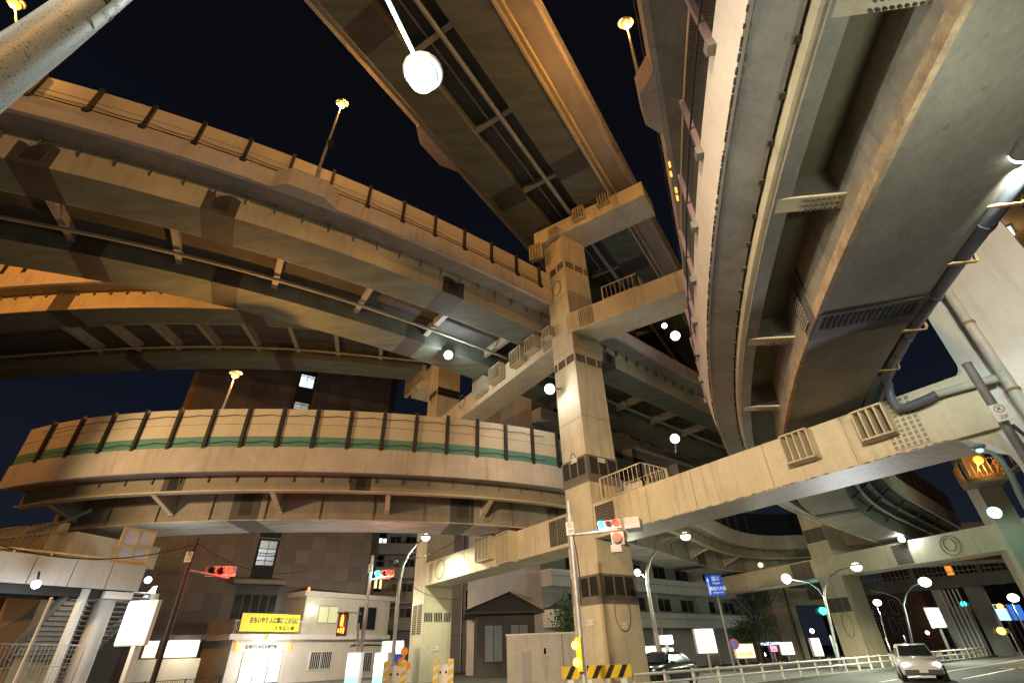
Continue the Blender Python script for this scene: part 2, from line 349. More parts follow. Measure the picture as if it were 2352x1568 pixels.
# ================================================================== DECK G: amber lit ramp behind it
G = Deck(c(4, (0, 715), (370, 685), (900, 668), (1580, 668), (2220, 715)), 27.4, 3, name='amber_lit_ramp',
         label='farther curved ramp glowing amber under the long viaduct, left edge of view', ext=(10, 9))
k_ = (27.4-1.6)/(20.1-1.6)
def gd(d, z): return (d*k_, 1.6+(z-1.6)*k_)
part(G.o, 'box_girder', G.loft([gd(1.75, 20.1), gd(0, 20.1), gd(0, 21.6), gd(1.7, 21.45)]), CREAM)
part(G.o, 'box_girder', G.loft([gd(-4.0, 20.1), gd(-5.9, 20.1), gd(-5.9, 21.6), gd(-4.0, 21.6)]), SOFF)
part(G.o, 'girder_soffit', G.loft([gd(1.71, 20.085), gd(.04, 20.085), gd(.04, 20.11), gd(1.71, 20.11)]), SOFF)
part(G.o, 'deck_slab', G.loft([gd(2.6, 21.45), gd(1.7, 21.48), gd(-6, 21.5), gd(-7, 21.45), gd(-7, 21.75), gd(2.6, 21.75)]), CONC)
part(G.o, 'underside_shade_sheet', G.loft([gd(-.02, 21.3), gd(-3.98, 21.3), gd(-3.98, 21.35), gd(-.02, 21.35)]), mat('painted shade underside', (.075, .07, .06), .85, .2, .8))  # shade between the ramp girders put into a dark sheet
part(G.o, 'parapet', G.loft([gd(2.72, 21.4), gd(2.74, 22.5), gd(2.5, 22.5), gd(2.5, 21.42)]), PARA)
for k in range(0, 14):
    q = G.s0+k*2.0
    part(G.o, 'barrier_panel', G.loft([gd(2.64, 22.5), gd(2.64, 23.8), gd(2.58, 23.8), gd(2.58, 22.5)], q+.1, q+1.92, 3), PANEL)
    mb = MB(); mb.bar(G.P(q, *gd(2.7, 22.45)), G.P(q, *gd(2.7, 23.85)), .16, .2, G.N(q)); part(G.o, 'barrier_post', mb, DARKST)
for k in range(0, 8):
    q = G.S(215, 745, 27.4)+(k-1)*4.2; mb = MB()
    mb.bar(G.P(q, *gd(0, 20.6)), G.P(q, *gd(-4.0, 20.6)), .40, .06); mb.bar(G.P(q, *gd(0, 21.05)), G.P(q, *gd(-4.0, 21.05)), .05, 1.1); part(G.o, 'cross_beam', mb, BEAMG)
    mb = MB(); mb.bar(G.P(q, *gd(-3.3, 20.55)), G.P(q, *gd(-4, 21.2)), .12); part(G.o, 'gusset', mb, BEAMG)
mb = MB(); mb.tube([G.P(q, *gd(-3.4, 20.5)) for q in np.linspace(G.s0, G.s1, 40)], .13, 8); part(G.o, 'drain_pipe', mb, BEAMG)
mb = MB(); mb.tube([G.P(q, *gd(-1.0, 20.8)) for q in np.linspace(G.s0, G.s1, 40)], .07, 6); part(G.o, 'conduit', mb, BEAMG)
for q in np.arange(G.s0+.5, G.s1, 1.4): part(G.o, 'stiffener', MB().bar(G.P(q, *gd(1.78, 21.15)), G.P(q, *gd(1.78, 21.44)), .06, .2, G.N(q)), BAND)
for (u, v) in ((165, 735), (575, 725)):
    q = G.S(u, v, 27.4)
    G.band([gd(1.70, 21.4), gd(1.75, 20.07), gd(0, 20.07)], q-.9, q+.9)
    G.band([gd(-4.0, 21.4), gd(-4.0, 20.1), gd(-5.9, 20.1)], q-.9+.9, q+1.8)

# ================================================================== DECK B: lower left ramp with green footed barrier
B = Deck(c(7, (15, 260), (500, 185), (1000, 155), (1500, 145))+c(8, (0, 145), (600, 165), (1100, 200), (1595, 260))+c(9, (190, 520), (890, 660)), 9.75, 5, axis=(1, .35),
         name='lower_ramp', label='lower curved ramp with cream and green noise barrier in front of the dark tower', ext=(.4, 30))
part(B.o, 'deck_slab', B.loft([(-.12, 9.80), (-1.3, 9.90), (-8, 9.90), (-9.5, 9.8), (-9.5, 10.15), (-.12, 10.15)]), CONC)
part(B.o, 'parapet', B.loft([(0, 9.74), (-.02, 11.05), (-.26, 11.05), (-.30, 9.78)]), PARA)
part(B.o, 'edge_beam', B.loft([(-1.28, 9.12), (-1.34, 9.12), (-1.34, 9.92), (-1.28, 9.92)]), mat('warm steel web', (.30, .25, .18), .6, .15, .6, .3, (.2, .1, .05)))
part(B.o, 'edge_flange', B.loft([(-1.10, 9.04), (-1.52, 9.04), (-1.52, 9.11), (-1.10, 9.11)]), CREAM)
part(B.o, 'box_girder', B.loft([(-3.2, 8.08), (-6.05, 8.08), (-6.05, 9.92), (-3.2, 9.92)]), mat('brown grey web', (.28, .24, .185), .6, .2, .6, .35, (.12, .09, .06)))
part(B.o, 'bottom_flange', B.loft([(-3.10, 8.0), (-6.12, 8.0), (-6.12, 8.07), (-3.10, 8.07)]), mat('pale soffit', (.42, .40, .36), .7, .3, 1.2, 0, grain=(.4, 1.5, 1), fine=.1))
cols = [c(4, (260, 1400), (630, 1325))[0]]
qe = B.S(1280, 1085, 11.1); q0 = B.S(84, 1060, 11.1); i = 0
for k in range(-2, 40):
    q = qe-.4-k*1.78
    if q < B.s0+.2: break
    if k >= 0:
        part(B.o, 'barrier_panel', B.loft([(-.10, 11.65), (-.10, 13.25), (-.16, 13.25), (-.16, 11.65)], q-1.70, q-.08, 3), random.choice(PANELS))
        part(B.o, 'barrier_panel', B.loft([(-.10, 11.05), (-.10, 11.645), (-.16, 11.645), (-.16, 11.05)], q-1.70, q-.08, 3), GREEN, 'green lower panel')
        mb = MB(); mb.tube([B.P(q-1.68, -.085, 12.35), B.P(q-.1, -.085, 12.35)], .011, 4); part(B.o, 'panel_seam', mb, BAND)
    mb = MB(); mb.bar(B.P(q, -.03, 10.98), B.P(q, -.03, 13.33), .17, .16, B.N(q))
    for zz in np.arange(11.15, 13.2, .16): mb.bar(B.P(q-.13, -.03, zz), B.P(q+.13, -.03, zz), .05, .05)
    part(B.o, 'barrier_post', mb, DARKST)
part(B.o, 'barrier_post', MB().bar(B.P(qe+.35, -.05, 10.9), B.P(qe+.35, -.05, 13.3), .5, .2, B.N(qe)), DARKST, 'wide black end post')
cable(B, .02, 12.85, B.s0+1, qe, 1.78, .07); cable(B, .04, 11.35, B.s0+1, qe, 1.78, .10)
for k in range(-3, 8):                                                     # triangular outriggers
    q = B.S(611, 1128, 9.1)+(k)*6.1
    if not (B.s0 < q < B.s1): continue
    mb = MB(); mb.bar(B.P(q, -1.45, 9.04), B.P(q, -3.15, 8.45), .26, .07); mb.bar(B.P(q, -3.12, 8.38), B.P(q, -3.12, 8.9), .3, .05, B.N(q)); part(B.o, 'outrigger', mb, CREAM)
    mb = MB(); mb.prism([B.P(q, -1.35, 9.06), B.P(q, -3.2, 8.40), B.P(q, -3.2, 9.9), B.P(q, -1.35, 9.9)], B.T(q)*.03); part(B.o, 'diaphragm', mb, BEAMG)
for q in np.arange(B.s0+.5, B.s1, 1.45): part(B.o, 'stiffener', MB().bar(B.P(q, -1.25, 9.55), B.P(q, -1.25, 9.88), .05, .14, B.N(q)), BAND)
for q in np.arange(B.s0+1, B.s1, 3.05): part(B.o, 'stiffener', MB().bar(B.P(q, -3.15, 8.1), B.P(q, -3.15, 9.0+.8), .04, .10, B.N(q)), BAND)
for (u, v) in ((520, 1195), (1065, 1199), (1640, 1300)):
    q = B.S(u, v, 8.1); B.band([(-3.2, 9.9), (-3.2, 8.09)], q-.8, q+.8); B.band([(-3.10, 8.0), (-6.12, 8.0)], q-.8, q+.8)
    bolts(B, -3.18, 8.3, 9.7, q-.35, q+.35, 6, 12)
for (u, v) in ((370, 1118), (820, 1115)):
    q = B.S(u, v, 9.3); B.band([(-1.28, 9.9), (-1.28, 9.12)], q-.55, q+.55); bolts(B, -1.27, 9.2, 9.8, q-.25, q+.25, 5, 7)
mb = MB()                                                                   # oval service hatch on the girder
q = B.S(1130, 1172, 8.9); ov = [B.P(q+.42*math.cos(t), -3.13, 8.85+.62*math.sin(t)) for t in np.linspace(0, 2*math.pi, 25)]
mb.tube(ov, .022, 5); mb.tube([B.P(q+.22*math.cos(t), -3.13, 8.85+.34*math.sin(t)) for t in np.linspace(0, 2*math.pi, 21)], .018, 5); part(B.o, 'service_hatch', mb, BAND)
# barrier on the far stretch behind the pier
q1 = B.S(1590, 1150, 11)
for k in range(0, 14):
    q = q1+k*2.0; part(B.o, 'barrier_panel', B.loft([(-.10, 11.05), (-.10, 13.2), (-.16, 13.2), (-.16, 11.05)], q+.06, q+1.94, 3), DGLASS, 'dark transparent panel')
    part(B.o, 'barrier_post', MB().bar(B.P(q, -.05, 11), B.P(q, -.05, 13.25), .14, .14, B.N(q)), DARKST)

# ================================================================== DECK C: topmost straight twin box viaduct
Cd = Deck(c(2, (1130, 0), (1420, 530), (1650, 950), (1900, 1270)), 28.4, 1, name='topmost_viaduct',
          label='topmost straight viaduct seen from below, crossing over the tall pier head', ext=(16, 42))
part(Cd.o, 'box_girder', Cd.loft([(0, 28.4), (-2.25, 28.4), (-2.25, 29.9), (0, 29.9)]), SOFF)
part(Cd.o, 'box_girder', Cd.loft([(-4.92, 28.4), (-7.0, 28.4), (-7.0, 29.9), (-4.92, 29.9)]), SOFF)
part(Cd.o, 'girder_edge', Cd.loft([(.02, 28.36), (.02, 29.2), (.10, 29.2), (.16, 28.36)]), CREAM)
part(Cd.o, 'deck_slab', Cd.loft([(1.5, 29.25), (.1, 29.25), (-7, 29.7), (-8.0, 29.75), (-8, 30.1), (1.5, 30.1)]), mat('pinkish soffit concrete', (.34, .31, .27), .85, .12, .5, .2, fine=.05))
part(Cd.o, 'underside_shade_sheet', Cd.loft([(-2.26, 29.3), (-4.91, 29.4), (-4.91, 29.45), (-2.26, 29.35)]), mat('painted shade underside', (.075, .07, .06), .85, .2, .8))  # dark sheet with painted shade between the twin boxes
part(Cd.o, 'deck_edge', Cd.loft([(1.62, 29.2), (1.62, 30.3), (1.42, 30.3), (1.42, 29.24)]), PARA)
part(Cd.o, 'parapet', Cd.loft([(-7.95, 29.7), (-7.95, 31), (-8.2, 31), (-8.2, 29.7)]), PARA)
mb = MB()
for q in np.arange(Cd.s0, Cd.s1, .9):
    mb.bar(Cd.P(q, 1.66, 30.2), Cd.P(q, 1.66, 31.2), .05)
    mb.bar(Cd.P(q, 1.66, 31.2), Cd.P(q+.9, 1.66, 30.35), .02)
for z in (30.4, 30.8, 31.2): mb.tube([Cd.P(q, 1.66, z) for q in np.linspace(Cd.s0, Cd.s1, 30)], .035, 5)
part(Cd.o, 'guard_rail', mb, GALV)
part(Cd.o, 'mesh_screen', Cd.loft([(1.60, 30.3), (1.60, 31.15), (1.58, 31.15), (1.58, 30.3)]), mat('pale screen', (.42, .44, .46), .6, .15, 2))
for k in range(0, 14):
    q = Cd.S(1010, 240, 28.4)-14+k*5.6; mb = MB()
    mb.bar(Cd.P(q, -2.2, 28.8), Cd.P(q, -5.0, 28.8), .30, .05); mb.bar(Cd.P(q, -2.2, 29.3), Cd.P(q, -5.0, 29.3), .04, .9); part(Cd.o, 'cross_beam', mb, BEAMG)
mb = MB(); mb.tube([Cd.P(q, -3.1, 28.75) for q in np.linspace(Cd.s0, Cd.s1, 20)], .16, 8); part(Cd.o, 'drain_pipe', mb, PIPEC)
mb = MB(); mb.tube([Cd.P(q, -3.9, 29.0) for q in np.linspace(Cd.s0, Cd.s1, 20)], .06, 8); part(Cd.o, 'conduit', mb, BEAMG)
mb = MB(); mb.tube([Cd.P(q, .35, 28.9) for q in np.linspace(Cd.s0, Cd.s1, 20)], .11, 8); part(Cd.o, 'drain_pipe', mb, CREAM)
for (u, v) in ((1290, 390), (860, 60), (1480, 600)):
    q = Cd.S(u, v, 28.4); Cd.band([(0, 29.2), (0, 28.4), (-2.25, 28.4)], q-.8, q+.8); Cd.band([(-4.92, 29.7), (-4.92, 28.4), (-7, 28.4)], q-.8, q+.8)
qb = Cd.S(985, 300, 30)+1.2; poly = [(-2.0, 0), (-1.0, .6), (1.0, .6), (2.0, 0)]; mb = MB()
mb.rings([[Cd.P(qb+x, -8.0, 29.6), Cd.P(qb+x, -8.21-d, 29.6), Cd.P(qb+x, -8.21-d, 31.05), Cd.P(qb+x, -8.0, 31.05)] for x, d in poly]); part(Cd.o, 'lamp_bracket', mb, PARA)

# ================================================================== DECK D: near curved box girder overhead right
D = Deck(c(3, (1990, 0), (1820, 370), (1500, 980), (1220, 1567))+c(6, (1060, 390), (890, 830), (790, 1200), (745, 1400))+c10((300, 700), (520, 880), (870, 1030)), 8.1, 5,
         name='near_viaduct', label='near viaduct passing overhead at the right with a pale parapet and a wide soffit', ext=(7, 14))
part(D.o, 'box_girder', D.loft([(0, 8.1), (2.2, 8.1), (2.35, 9.62), (.05, 9.62)]), SOFD)
part(D.o, 'girder_web', D.loft([(-.02, 8.16), (.02, 9.60), (-.01, 9.60), (-.06, 8.16)]), mat('streaked web steel', (.34, .29, .22), .6, .25, .8, .55, (.10, .085, .07)))
part(D.o, 'girder_edge', D.loft([(-.075, 8.08), (.03, 8.08), (.03, 8.40), (-.07, 8.36)]), mat('rusted girder edge', (.46, .33, .20), .75, .28, 2.5, 0, fine=.12))
part(D.o, 'deck_slab', D.loft([(-2.05, 9.5), (-1.35, 9.58), (2.4, 9.6), (4.0, 9.75), (4.0, 10.05), (-2.05, 10.05)]), mat('olive soffit', (.20, .19, .12), .8, .15, .6, 0, fine=.05))
part(D.o, 'overhang', D.loft([(-2.1, 9.42), (-1.42, 9.26), (-1.42, 9.5), (-2.1, 9.5)]), CONC)
part(D.o, 'parapet', D.loft([(-2.2, 9.40), (-2.30, 10.55), (-2.08, 10.55), (-2.05, 9.44)]), mat('pale parapet', (.62, .52, .43), .8, .08, .6, .18, (.35, .24, .10), fine=.04))
mb = MB()
for q in np.arange(D.s0, 16, .07):
    if random.random() < .62: mb.box(D.P(q+random.uniform(-.03, .03), -2.19, 9.405), (random.uniform(.03, .13), .035, random.uniform(.012, .05)), D.T(q), D.N(q))
part(D.o, 'dirt_crust', mb, BANDD)
part(D.o, 'edge_stringer', D.loft([(-1.36, 9.00), (-1.22, 8.97), (-1.22, 9.56), (-1.36, 9.56)]), CREAM)
part(D.o, 'stringer_flange', D.loft([(-1.26, 8.90), (-.95, 8.90), (-.95, 8.96), (-1.26, 8.96)]), mat('olive flange', (.25, .235, .19), .6, .2, 1, 0))
part(D.o, 'parapet', D.loft([(4.1, 9.70), (4.18, 10.9), (3.95, 10.9), (3.92, 9.74)]), PARA)
for q in np.arange(D.s0, D.s1, .85): part(D.o, 'edge_clip', MB().box(D.P(q, -1.43, 9.27), (.12, .10, .06), D.T(q), D.N(q)), BANDD)
part(D.o, 'conduit', MB().tube([D.P(q, -1.1, 9.5) for q in np.linspace(D.s0, D.s1, 50)], .05, 6), DARKST)
for (u, v) in ((1860, 500), (1785, 800), (1735, 955), (2050, 40)):
    q = D.S(u, v, 8.6); mb = MB()
    mb.prism([D.P(q, -.95, 8.95), D.P(q, -.03, 8.75), D.P(q, .02, 9.58), D.P(q, -.95, 9.58)], D.T(q)*.03); part(D.o, 'diaphragm', mb, BEAMG)
    mb = MB(); mb.prism([D.P(q-.18, -1.2, 8.9), D.P(q-.18, -.02, 8.70), D.P(q-.18, -.02, 8.75), D.P(q-.18, -1.2, 8.95)], D.T(q)*.36); part(D.o, 'bracket_flange', mb, CREAM)
    mb = MB()
    for i in range(8):
        for j in range(3): mb.box(D.P(q-.13+j*.13, -.75+i*.085, 8.79-.011*i), (.035, .035, .05), D.T(q), D.N(q))
    part(D.o, 'bolt_grid', mb, BANDD)
for (u, v) in ((1895, 745), (1620+300, 1200)):
    q = D.S(u, v, 8.1)
    if q < 16:
        part(D.o, 'splice_plate', D.loft([(-.04, 8.06), (2.22, 8.06), (2.22, 8.09), (-.04, 8.09)], q-.55, q+.55, 6), BANDD)
        part(D.o, 'splice_plate', D.loft([(-.085, 8.05), (-.055, 9.58), (-.03, 9.58), (-.06, 8.05)], q-.45, q+.45, 6), BAND)
        boltsb(D, 8.075, .1, 2.1, q-.4, q+.1, 7, 16, size=.07); bolts(D, -.09, 8.2, 9.4, q-.1, q+.35, 6, 12, -1, m=BOLTL)
q = D.S(2070, 1145, 8.1); part(D.o, 'splice_plate', D.loft([(-.04, 8.06), (2.22, 8.06), (2.22, 8.09), (-.04, 8.09)], q+1.5, q+2.4, 6), BANDD)
# mesh fence standing on the near parapet
fence = thing('safety_fence', 'leaning wire mesh fence on top of the pale near parapet', 'fence', D.P(0, -2.2, 10.55))
mb = MB()
qf0, qf1 = D.s0, D.S(1660, 950, 10.5)
for q in np.arange(qf0, qf1, .05):
    mb.bar(D.P(q, -2.24, 10.55), D.P(q+.75, -2.24, 12.3), .014, .014)
    mb.bar(D.P(q+.75, -2.24, 10.55), D.P(q, -2.24, 12.3), .014, .014)
part(fence, 'wire_mesh', mb, DARKST)
for k in range(-4, 14):
    q = D.S(1575, 100, 12)+k*2.05
    if qf0 < q < qf1: part(fence, 'fence_post', MB().bar(D.P(q, -2.3, 10.35), D.P(q, -2.3, 12.35), .10, .12, D.N(q)), mat('mauve steel post', (.20, .13, .13), .5, .15)); part(fence, 'post_foot', MB().box(D.P(q, -2.36, 10.4), (.2, .14, .22), D.T(q), D.N(q)), BAND)
part(fence, 'top_rail', MB().tube([D.P(q, -2.26, 12.3) for q in np.linspace(qf0, qf1, 40)], .03, 6), mat('orange tinted rail', (.40, .25, .12), .5))  # orange is part of the rail's base colour
part(fence, 'cable', MB().tube([D.P(q, -2.36, 11.2) for q in np.linspace(qf0, qf1, 40)], .022, 6), CABLE)
# dark ribbed barrier on the far right parapet
for k in range(0, 16):
    q = D.S(2044, 1096, 9.8)-3+k*2.0
    if q < D.s1: part(D.o, 'barrier_panel', D.loft([(4.05, 10.9), (4.05, 12.9), (3.98, 12.9), (3.98, 10.9)], q+.04, q+1.96, 3), mat('slate barrier panel', (.075, .08, .10), .5, .12)); part(D.o, 'barrier_post', MB().bar(D.P(q, 4.1, 10.8), D.P(q, 4.1, 12.95), .12, .12, D.N(q)), DARKST)
mb = MB()
for q in np.arange(D.S(2044, 1096, 9.8)-3, D.s1, .34): mb.bar(D.P(q, 4.07, 10.95), D.P(q, 4.07, 12.85), .05, .03, D.N(q))
part(D.o, 'barrier_rib', mb, DARKST)
for q in np.arange(D.S(1900, 1130, 8.1), D.s1, 4.6):
    part(D.o, 'outrigger', MB().bar(D.P(q, 2.25, 8.5), D.P(q, 3.9, 9.65), .10, .10), BANDD)
part(D.o, 'underside_shade_sheet', D.loft([(2.38, 9.50), (3.88, 9.62), (3.88, 9.66), (2.38, 9.54)]), mat('painted shade underside', (.075, .07, .06)))  # shade under the right overhang painted as a dark sheet
part(D.o, 'edge_flange', D.loft([(3.1, 9.2), (3.35, 9.2), (3.35, 9.28), (3.1, 9.28)]), BANDD)
part(D.o, 'drain_pipe', MB().tube([D.P(q, 2.75, 8.9) for q in np.linspace(9, D.s1, 30)], .10, 8), GALV)

# ================================================================== DECK E: higher road behind the mesh fence
E_ = Deck([(1495, 117), (1507, 191), (1523, 338), (1545, 420), (1562, 520)], 20.3, 1, name='upper_right_viaduct',
          label='high viaduct edge with a grey soffit glimpsed behind the wire mesh fence', ext=(14, 14))
part(E_.o, 'deck_slab', E_.loft([(0, 20.3), (6, 20.3), (6, 21.0), (0, 21.0)]), CONC)
part(E_.o, 'parapet', E_.loft([(-.02, 20.26), (-.05, 21.5), (.2, 21.5), (.22, 20.29)]), PARA)
q = E_.S(1508, 240, 20.3); poly = [(-1.4, 0), (-.7, .6), (.7, .6), (1.5, 0)]; mb = MB()
mb.rings([[E_.P(q+x, 0.05, 20.24), E_.P(q+x, -.06-d, 20.24), E_.P(q+x, -.06-d, 21.55), E_.P(q+x, .05, 21.55)] for x, d in poly]); part(E_.o, 'lamp_bracket', mb, PARA)
part(E_.o, 'box_girder', E_.loft([(2.0, 18.9), (5, 18.9), (5, 20.31), (2.0, 20.31)], E_.s0, E_.s1), SOFF)
mb = MB(); mb.tube([E_.P(t, -.1, 22.1) for t in np.linspace(E_.s0, E_.s1, 10)], .03, 5)
for t in np.arange(E_.s0, E_.s1, 1.5): mb.tube([E_.P(t, -.1, 21.4), E_.P(t, -.1, 22.1)], .03, 5)
part(E_.o, 'guard_rail', mb, DARKST)
for i, (u, v) in enumerate(((1538, 378), (1541, 400), (1553, 437), (1556, 455))):
    p = onplane(u, v, E_.P(0, -.2, 21), E_.N(0)); part(E_.o, 'marker_light', MB().box(p, (.2, .08, .14), E_.T(0), E_.N(0)), emit('amber marker', (1, .35, .05), 2.5))

# ================================================================== PIERS
e1 = np.array([-.56, .8285, 0]); e2 = np.array([.8285, .56, 0]); Mp = np.array([3.75, 24.7, 0])
def zat(u, v, r=25.0): return float(atr(u, v, r)[2])
def hole_band(par, p, a, n, L, z0, z1, cols, rows, m=BAND, hole=.09, proud=.03, hm=BOLT, name='bolted_band'):
    """plate on a vertical face from p along a, outward n, with rows of bolt holes"""
    mb = MB(); a = nrm(a); n = nrm(n); c = p+a*L/2+n*proud/2
    mb.box((c[0], c[1], (z0+z1)/2), (L, proud, z1-z0), a, n); o = part(par, name, mb, m)
    hb = MB()
    for i in range(cols):
        for j in range(rows):
            if cols > 9 and i % 6 == 5: continue
            q = p+a*L*(i+.5)/cols+n*(proud+.006); hb.box((q[0], q[1], z0+(z1-z0)*(j+.5)/rows), (hole, .012, hole*1.1), a, n)
    h = part(o, 'bolt_hole', hb, hm); return o
def stopper(par, cpos, a, n, w, h, dep, slats=4, m=CREAM):
    """bearing stopper: an open steel box with upright ribs bolted to a beam face"""
    a = nrm(a); n = nrm(n); cpos = np.array(cpos, float); t = .05; mb = MB()
    for s_ in (-1, 1):
        mb.box(cpos+a*s_*(w/2)+n*dep/2, (t, dep, h), a, n); mb.box(cpos+np.array([0, 0, s_*h/2])+n*dep/2, (w+t, dep, t), a, n)
    o = part(par, 'stopper_box', mb, m)
    rb = MB()
    for i in range(1, slats): rb.box(cpos+a*(-w/2+w*i/slats)+n*(dep*.5+.02), (.045, dep-.04, h-.06), a, n)
    part(o, 'rib', rb, m)
    part(o, 'back_plate', MB().box(cpos+n*.06, (w-.06, .04, h-.06), a, n), mat('stopper back plate', (.035, .037, .032), .7, .15))
    bb = MB()
    for i in range(slats):
        for j in range(6): bb.box(cpos+a*(-w/2+w*(i+.5)/slats)+np.array([0, 0, h*(-.42+.168*j)])+n*.1, (.06, .05, .06), a, n)
    part(o, 'bolt_head', bb, BOLT)
    return o
def stopper_px(par, corners, p, n, dep, slats=4, m=CREAM):
    n = nrm(n); W = [onplane(u, v, np.array(p)+n*dep, n) for u, v in corners]; c_ = sum(W)/4-n*dep
    a = np.array([-n[1], n[0], 0]); w = max(x@a for x in W)-min(x@a for x in W); h = (max(x[2] for x in W)-min(x[2] for x in W))
    return stopper(par, c_, a, n, w*.96, h*.96, dep, slats, m)
def oval(par, p, a, rx, rz, n, name='service_hatch', m=BAND, r=.022):
    a = nrm(a); p = np.array(p, float)+nrm(n)*.02
    return part(par, name, MB().tube([p+a*rx*math.cos(t)+np.array([0, 0, rz*math.sin(t)]) for t in np.linspace(0, 2*math.pi, 29)], r, 5), m)
def railing(par, pts, z, h=1.1, m=RAIL, step=.28, name='railing'):
    mb = MB()
    for a, b in zip(pts[:-1], pts[1:]):
        a = np.array([a[0], a[1], z]); b = np.array([b[0], b[1], z]); L = np.linalg.norm(b-a); n = max(1, int(L/step))
        for k in range(n+1):
            q = a+(b-a)*k/n; w = .07 if k in (0, n) else .025; mb.bar(q, q+np.array([0, 0, h]), w)
        for hh in (h, .12): mb.bar(a+np.array([0, 0, hh]), b+np.array([0, 0, hh]), .05)
    return part(par, name, mb, m)

pier = thing('bridge_pier', 'tallest cream steel pier with crossbeams on three levels, right of centre', 'bridge pier', (3.9, 26.2, 0))
foot = [Mp, Mp+2.0*e1, Mp+2.0*e1+2.15*e2, Mp+2.15*e2]
part(pier, 'column', MB().column(foot, 0, 28.05), PIER)
zl1, zl0 = zat(1375, 1316), zat(1382, 1386)
big = lambda g: [Mp-e1*g-e2*g, Mp+(2.0+g)*e1-e2*g, Mp+(2.0+g)*e1+(2.15+g)*e2, Mp-e1*g+(2.15+g)*e2]
part(pier, 'column_jacket', MB().column(big(.07), 0, zl0), PIER)
part(pier, 'column_jacket', MB().column(big(.06), zl1+.01, 6.0), PIER)
zb1, zb0 = zat(1341, 1042.5), zat(1349, 1104)
for (za, zb, rows, cc, m) in ((zl0, zl1, 12, 17, BAND), (zb0, zb1, 9, 17, BAND)):
    part(pier, 'band_plate', MB().column(big(.05 if za > 4.9 else .085), za, zb), m)
    g = .05 if za > 4.9 else .085
    hole_band(pier, Mp-e2*g+e1*.1, e1, -e2, 1.8, za+(zb-za)*.30, zb-.12, cc, rows, m)
    hole_band(pier, Mp-e1*g+e2*.12, e2, -e1, 1.9, za+(zb-za)*.30, zb-.12, cc, rows, m)
for (y1, y0) in ((597, 611), (812, 829)):
    za, zb = zat(1300, y0), zat(1300, y1)
    hole_band(pier, Mp+e1*.08, e1, -e2, 1.85, za, zb, 14, 4, CREAM, .10); hole_band(pier, Mp+e2*.08, e2, -e1, 2.0, za, zb, 14, 4, CREAM, .10)
oval(pier, Mp+e1*1.0+np.array([0, 0, zat(1278, 647)]), e1, .42, .62, -e2); oval(pier, Mp+e2*1.05-e1*.09+np.array([0, 0, zat(1428, 1405)]), e2, .48, .72, -e1)
oval(pier, Mp+e1*1.05+np.array([0, 0, zat(1312, 1039)]), e1, .18, .22, -e2)
for (u, v, face) in ((1355, 1427, 'l'), (1432, 1434, 'r'), (1310, 1050, 'l'), (1375, 1049, 'r')):
    z = zat(u, v); a, n, L = (e1, -e2, .9) if face == 'l' else (e2, -e1, 1.0)
    p = Mp+a*L+nrm(n)*.10; p = np.array([p[0], p[1], z]); part(pier, 'number_plate', MB().box(p, (.52, .02, .24), a, n), WHITE)
    part(pier, 'plate_lettering', text_mb('浜 --- 2', p+nrm(n)*.012, -a if face == 'l' else a, (0, 0, 1), .17), BLACKP)
# lower level beam (left arm to the far column, right arm towards the near frame)
def beam(par, p, d, L, w, z0, z1, m=PIER, name='crossbeam', wdir=None):
    d = nrm(d); wd = nrm(wdir) if wdir is not None else np.array([-d[1], d[0], 0]); p = np.array(p, float)
    return part(par, name, MB().prism([(*(p)[:2], z0), (*(p+d*L)[:2], z0), (*(p+d*L+wd*w)[:2], z0), (*(p+wd*w)[:2], z0)], (0, 0, z1-z0)), m)
beam(pier, Mp+e1*2.02+e2*.02, e1, 17.9, 2.1, 6.12, 7.74, wdir=e2)
beam(pier, Mp-e1*.02+e2*.02, -e1, 15.7, 2.1, 6.15, 7.76, wdir=e2)
hole_band(pier, Mp+e1*2.12+e2*.02, e1, -e2, 1.5, 6.3, 7.6, 10, 11, BAND, .07)
hole_band(pier, Mp-e1*.2+e2*.02, -e1, -e2, 1.3, 6.3, 7.6, 9, 10, BAND, .07)
q = onplane(2085, 1003, Mp, e2); hole_band(pier, np.array([q[0], q[1], 0])+e1*.45, -e1, -e2, .95, 6.25, 7.7, 6, 10, PIER, .09, hm=BOLTL)
stopper_px(pier, [(1787, 1003), (1840, 985), (1872, 1044), (1815, 1064)], Mp, -e2, .45)
stopper_px(pier, [(1950, 948), (2015, 925), (2053, 990), (1985, 1011)], Mp, -e2, .45)
stopper_px(pier, [(1088, 1238), (1120, 1237), (1117, 1282), (1097, 1285)], Mp, -e2, .5)
stopper_px(pier, [(1136, 1226), (1165, 1222), (1165, 1288), (1146, 1293)], Mp, -e2, .6)
railing(pier, [(Mp-e1*.6+e2*.2)[:2], (Mp-e1*3.4+e2*.2)[:2], (Mp-e1*3.4+e2*2.0)[:2]], 7.76, 1.15); railing(pier, [(Mp-e1*.6+e2*1.9)[:2], (Mp-e1*3.4+e2*1.9)[:2]], 7.76, 1.15)
part(pier, 'equipment_box', MB().box(Mp-e1*2.2+e2*1.1+np.array([0, 0, 8.05]), (1.2, .6, .6), e1, e2), mat('box grey', (.45, .43, .38), .6))
rnd = random.Random(3)
def rust_edge(par, p, a, n, L, z, cnt):
    mb = MB()
    for k in range(cnt):
        q = np.array(p, float)+nrm(a)*rnd.uniform(.3, L-.3); h_ = rnd.uniform(.01, .045); w_ = rnd.uniform(.03, .16)
        mb.add([q*[1, 1, 0]+nrm(n)*.006+np.array([0, 0, z+.01])+nrm(a)*dx+np.array([0, 0, dz]) for dx, dz in ((-w_, 0), (w_, 0), (w_*.3, h_), (-w_*.4, h_*.7))], [(0, 1, 2, 3)])
    return part(par, 'rust_stain', mb, mat('rust stain', (.20, .11, .045), .9, .4, 6))
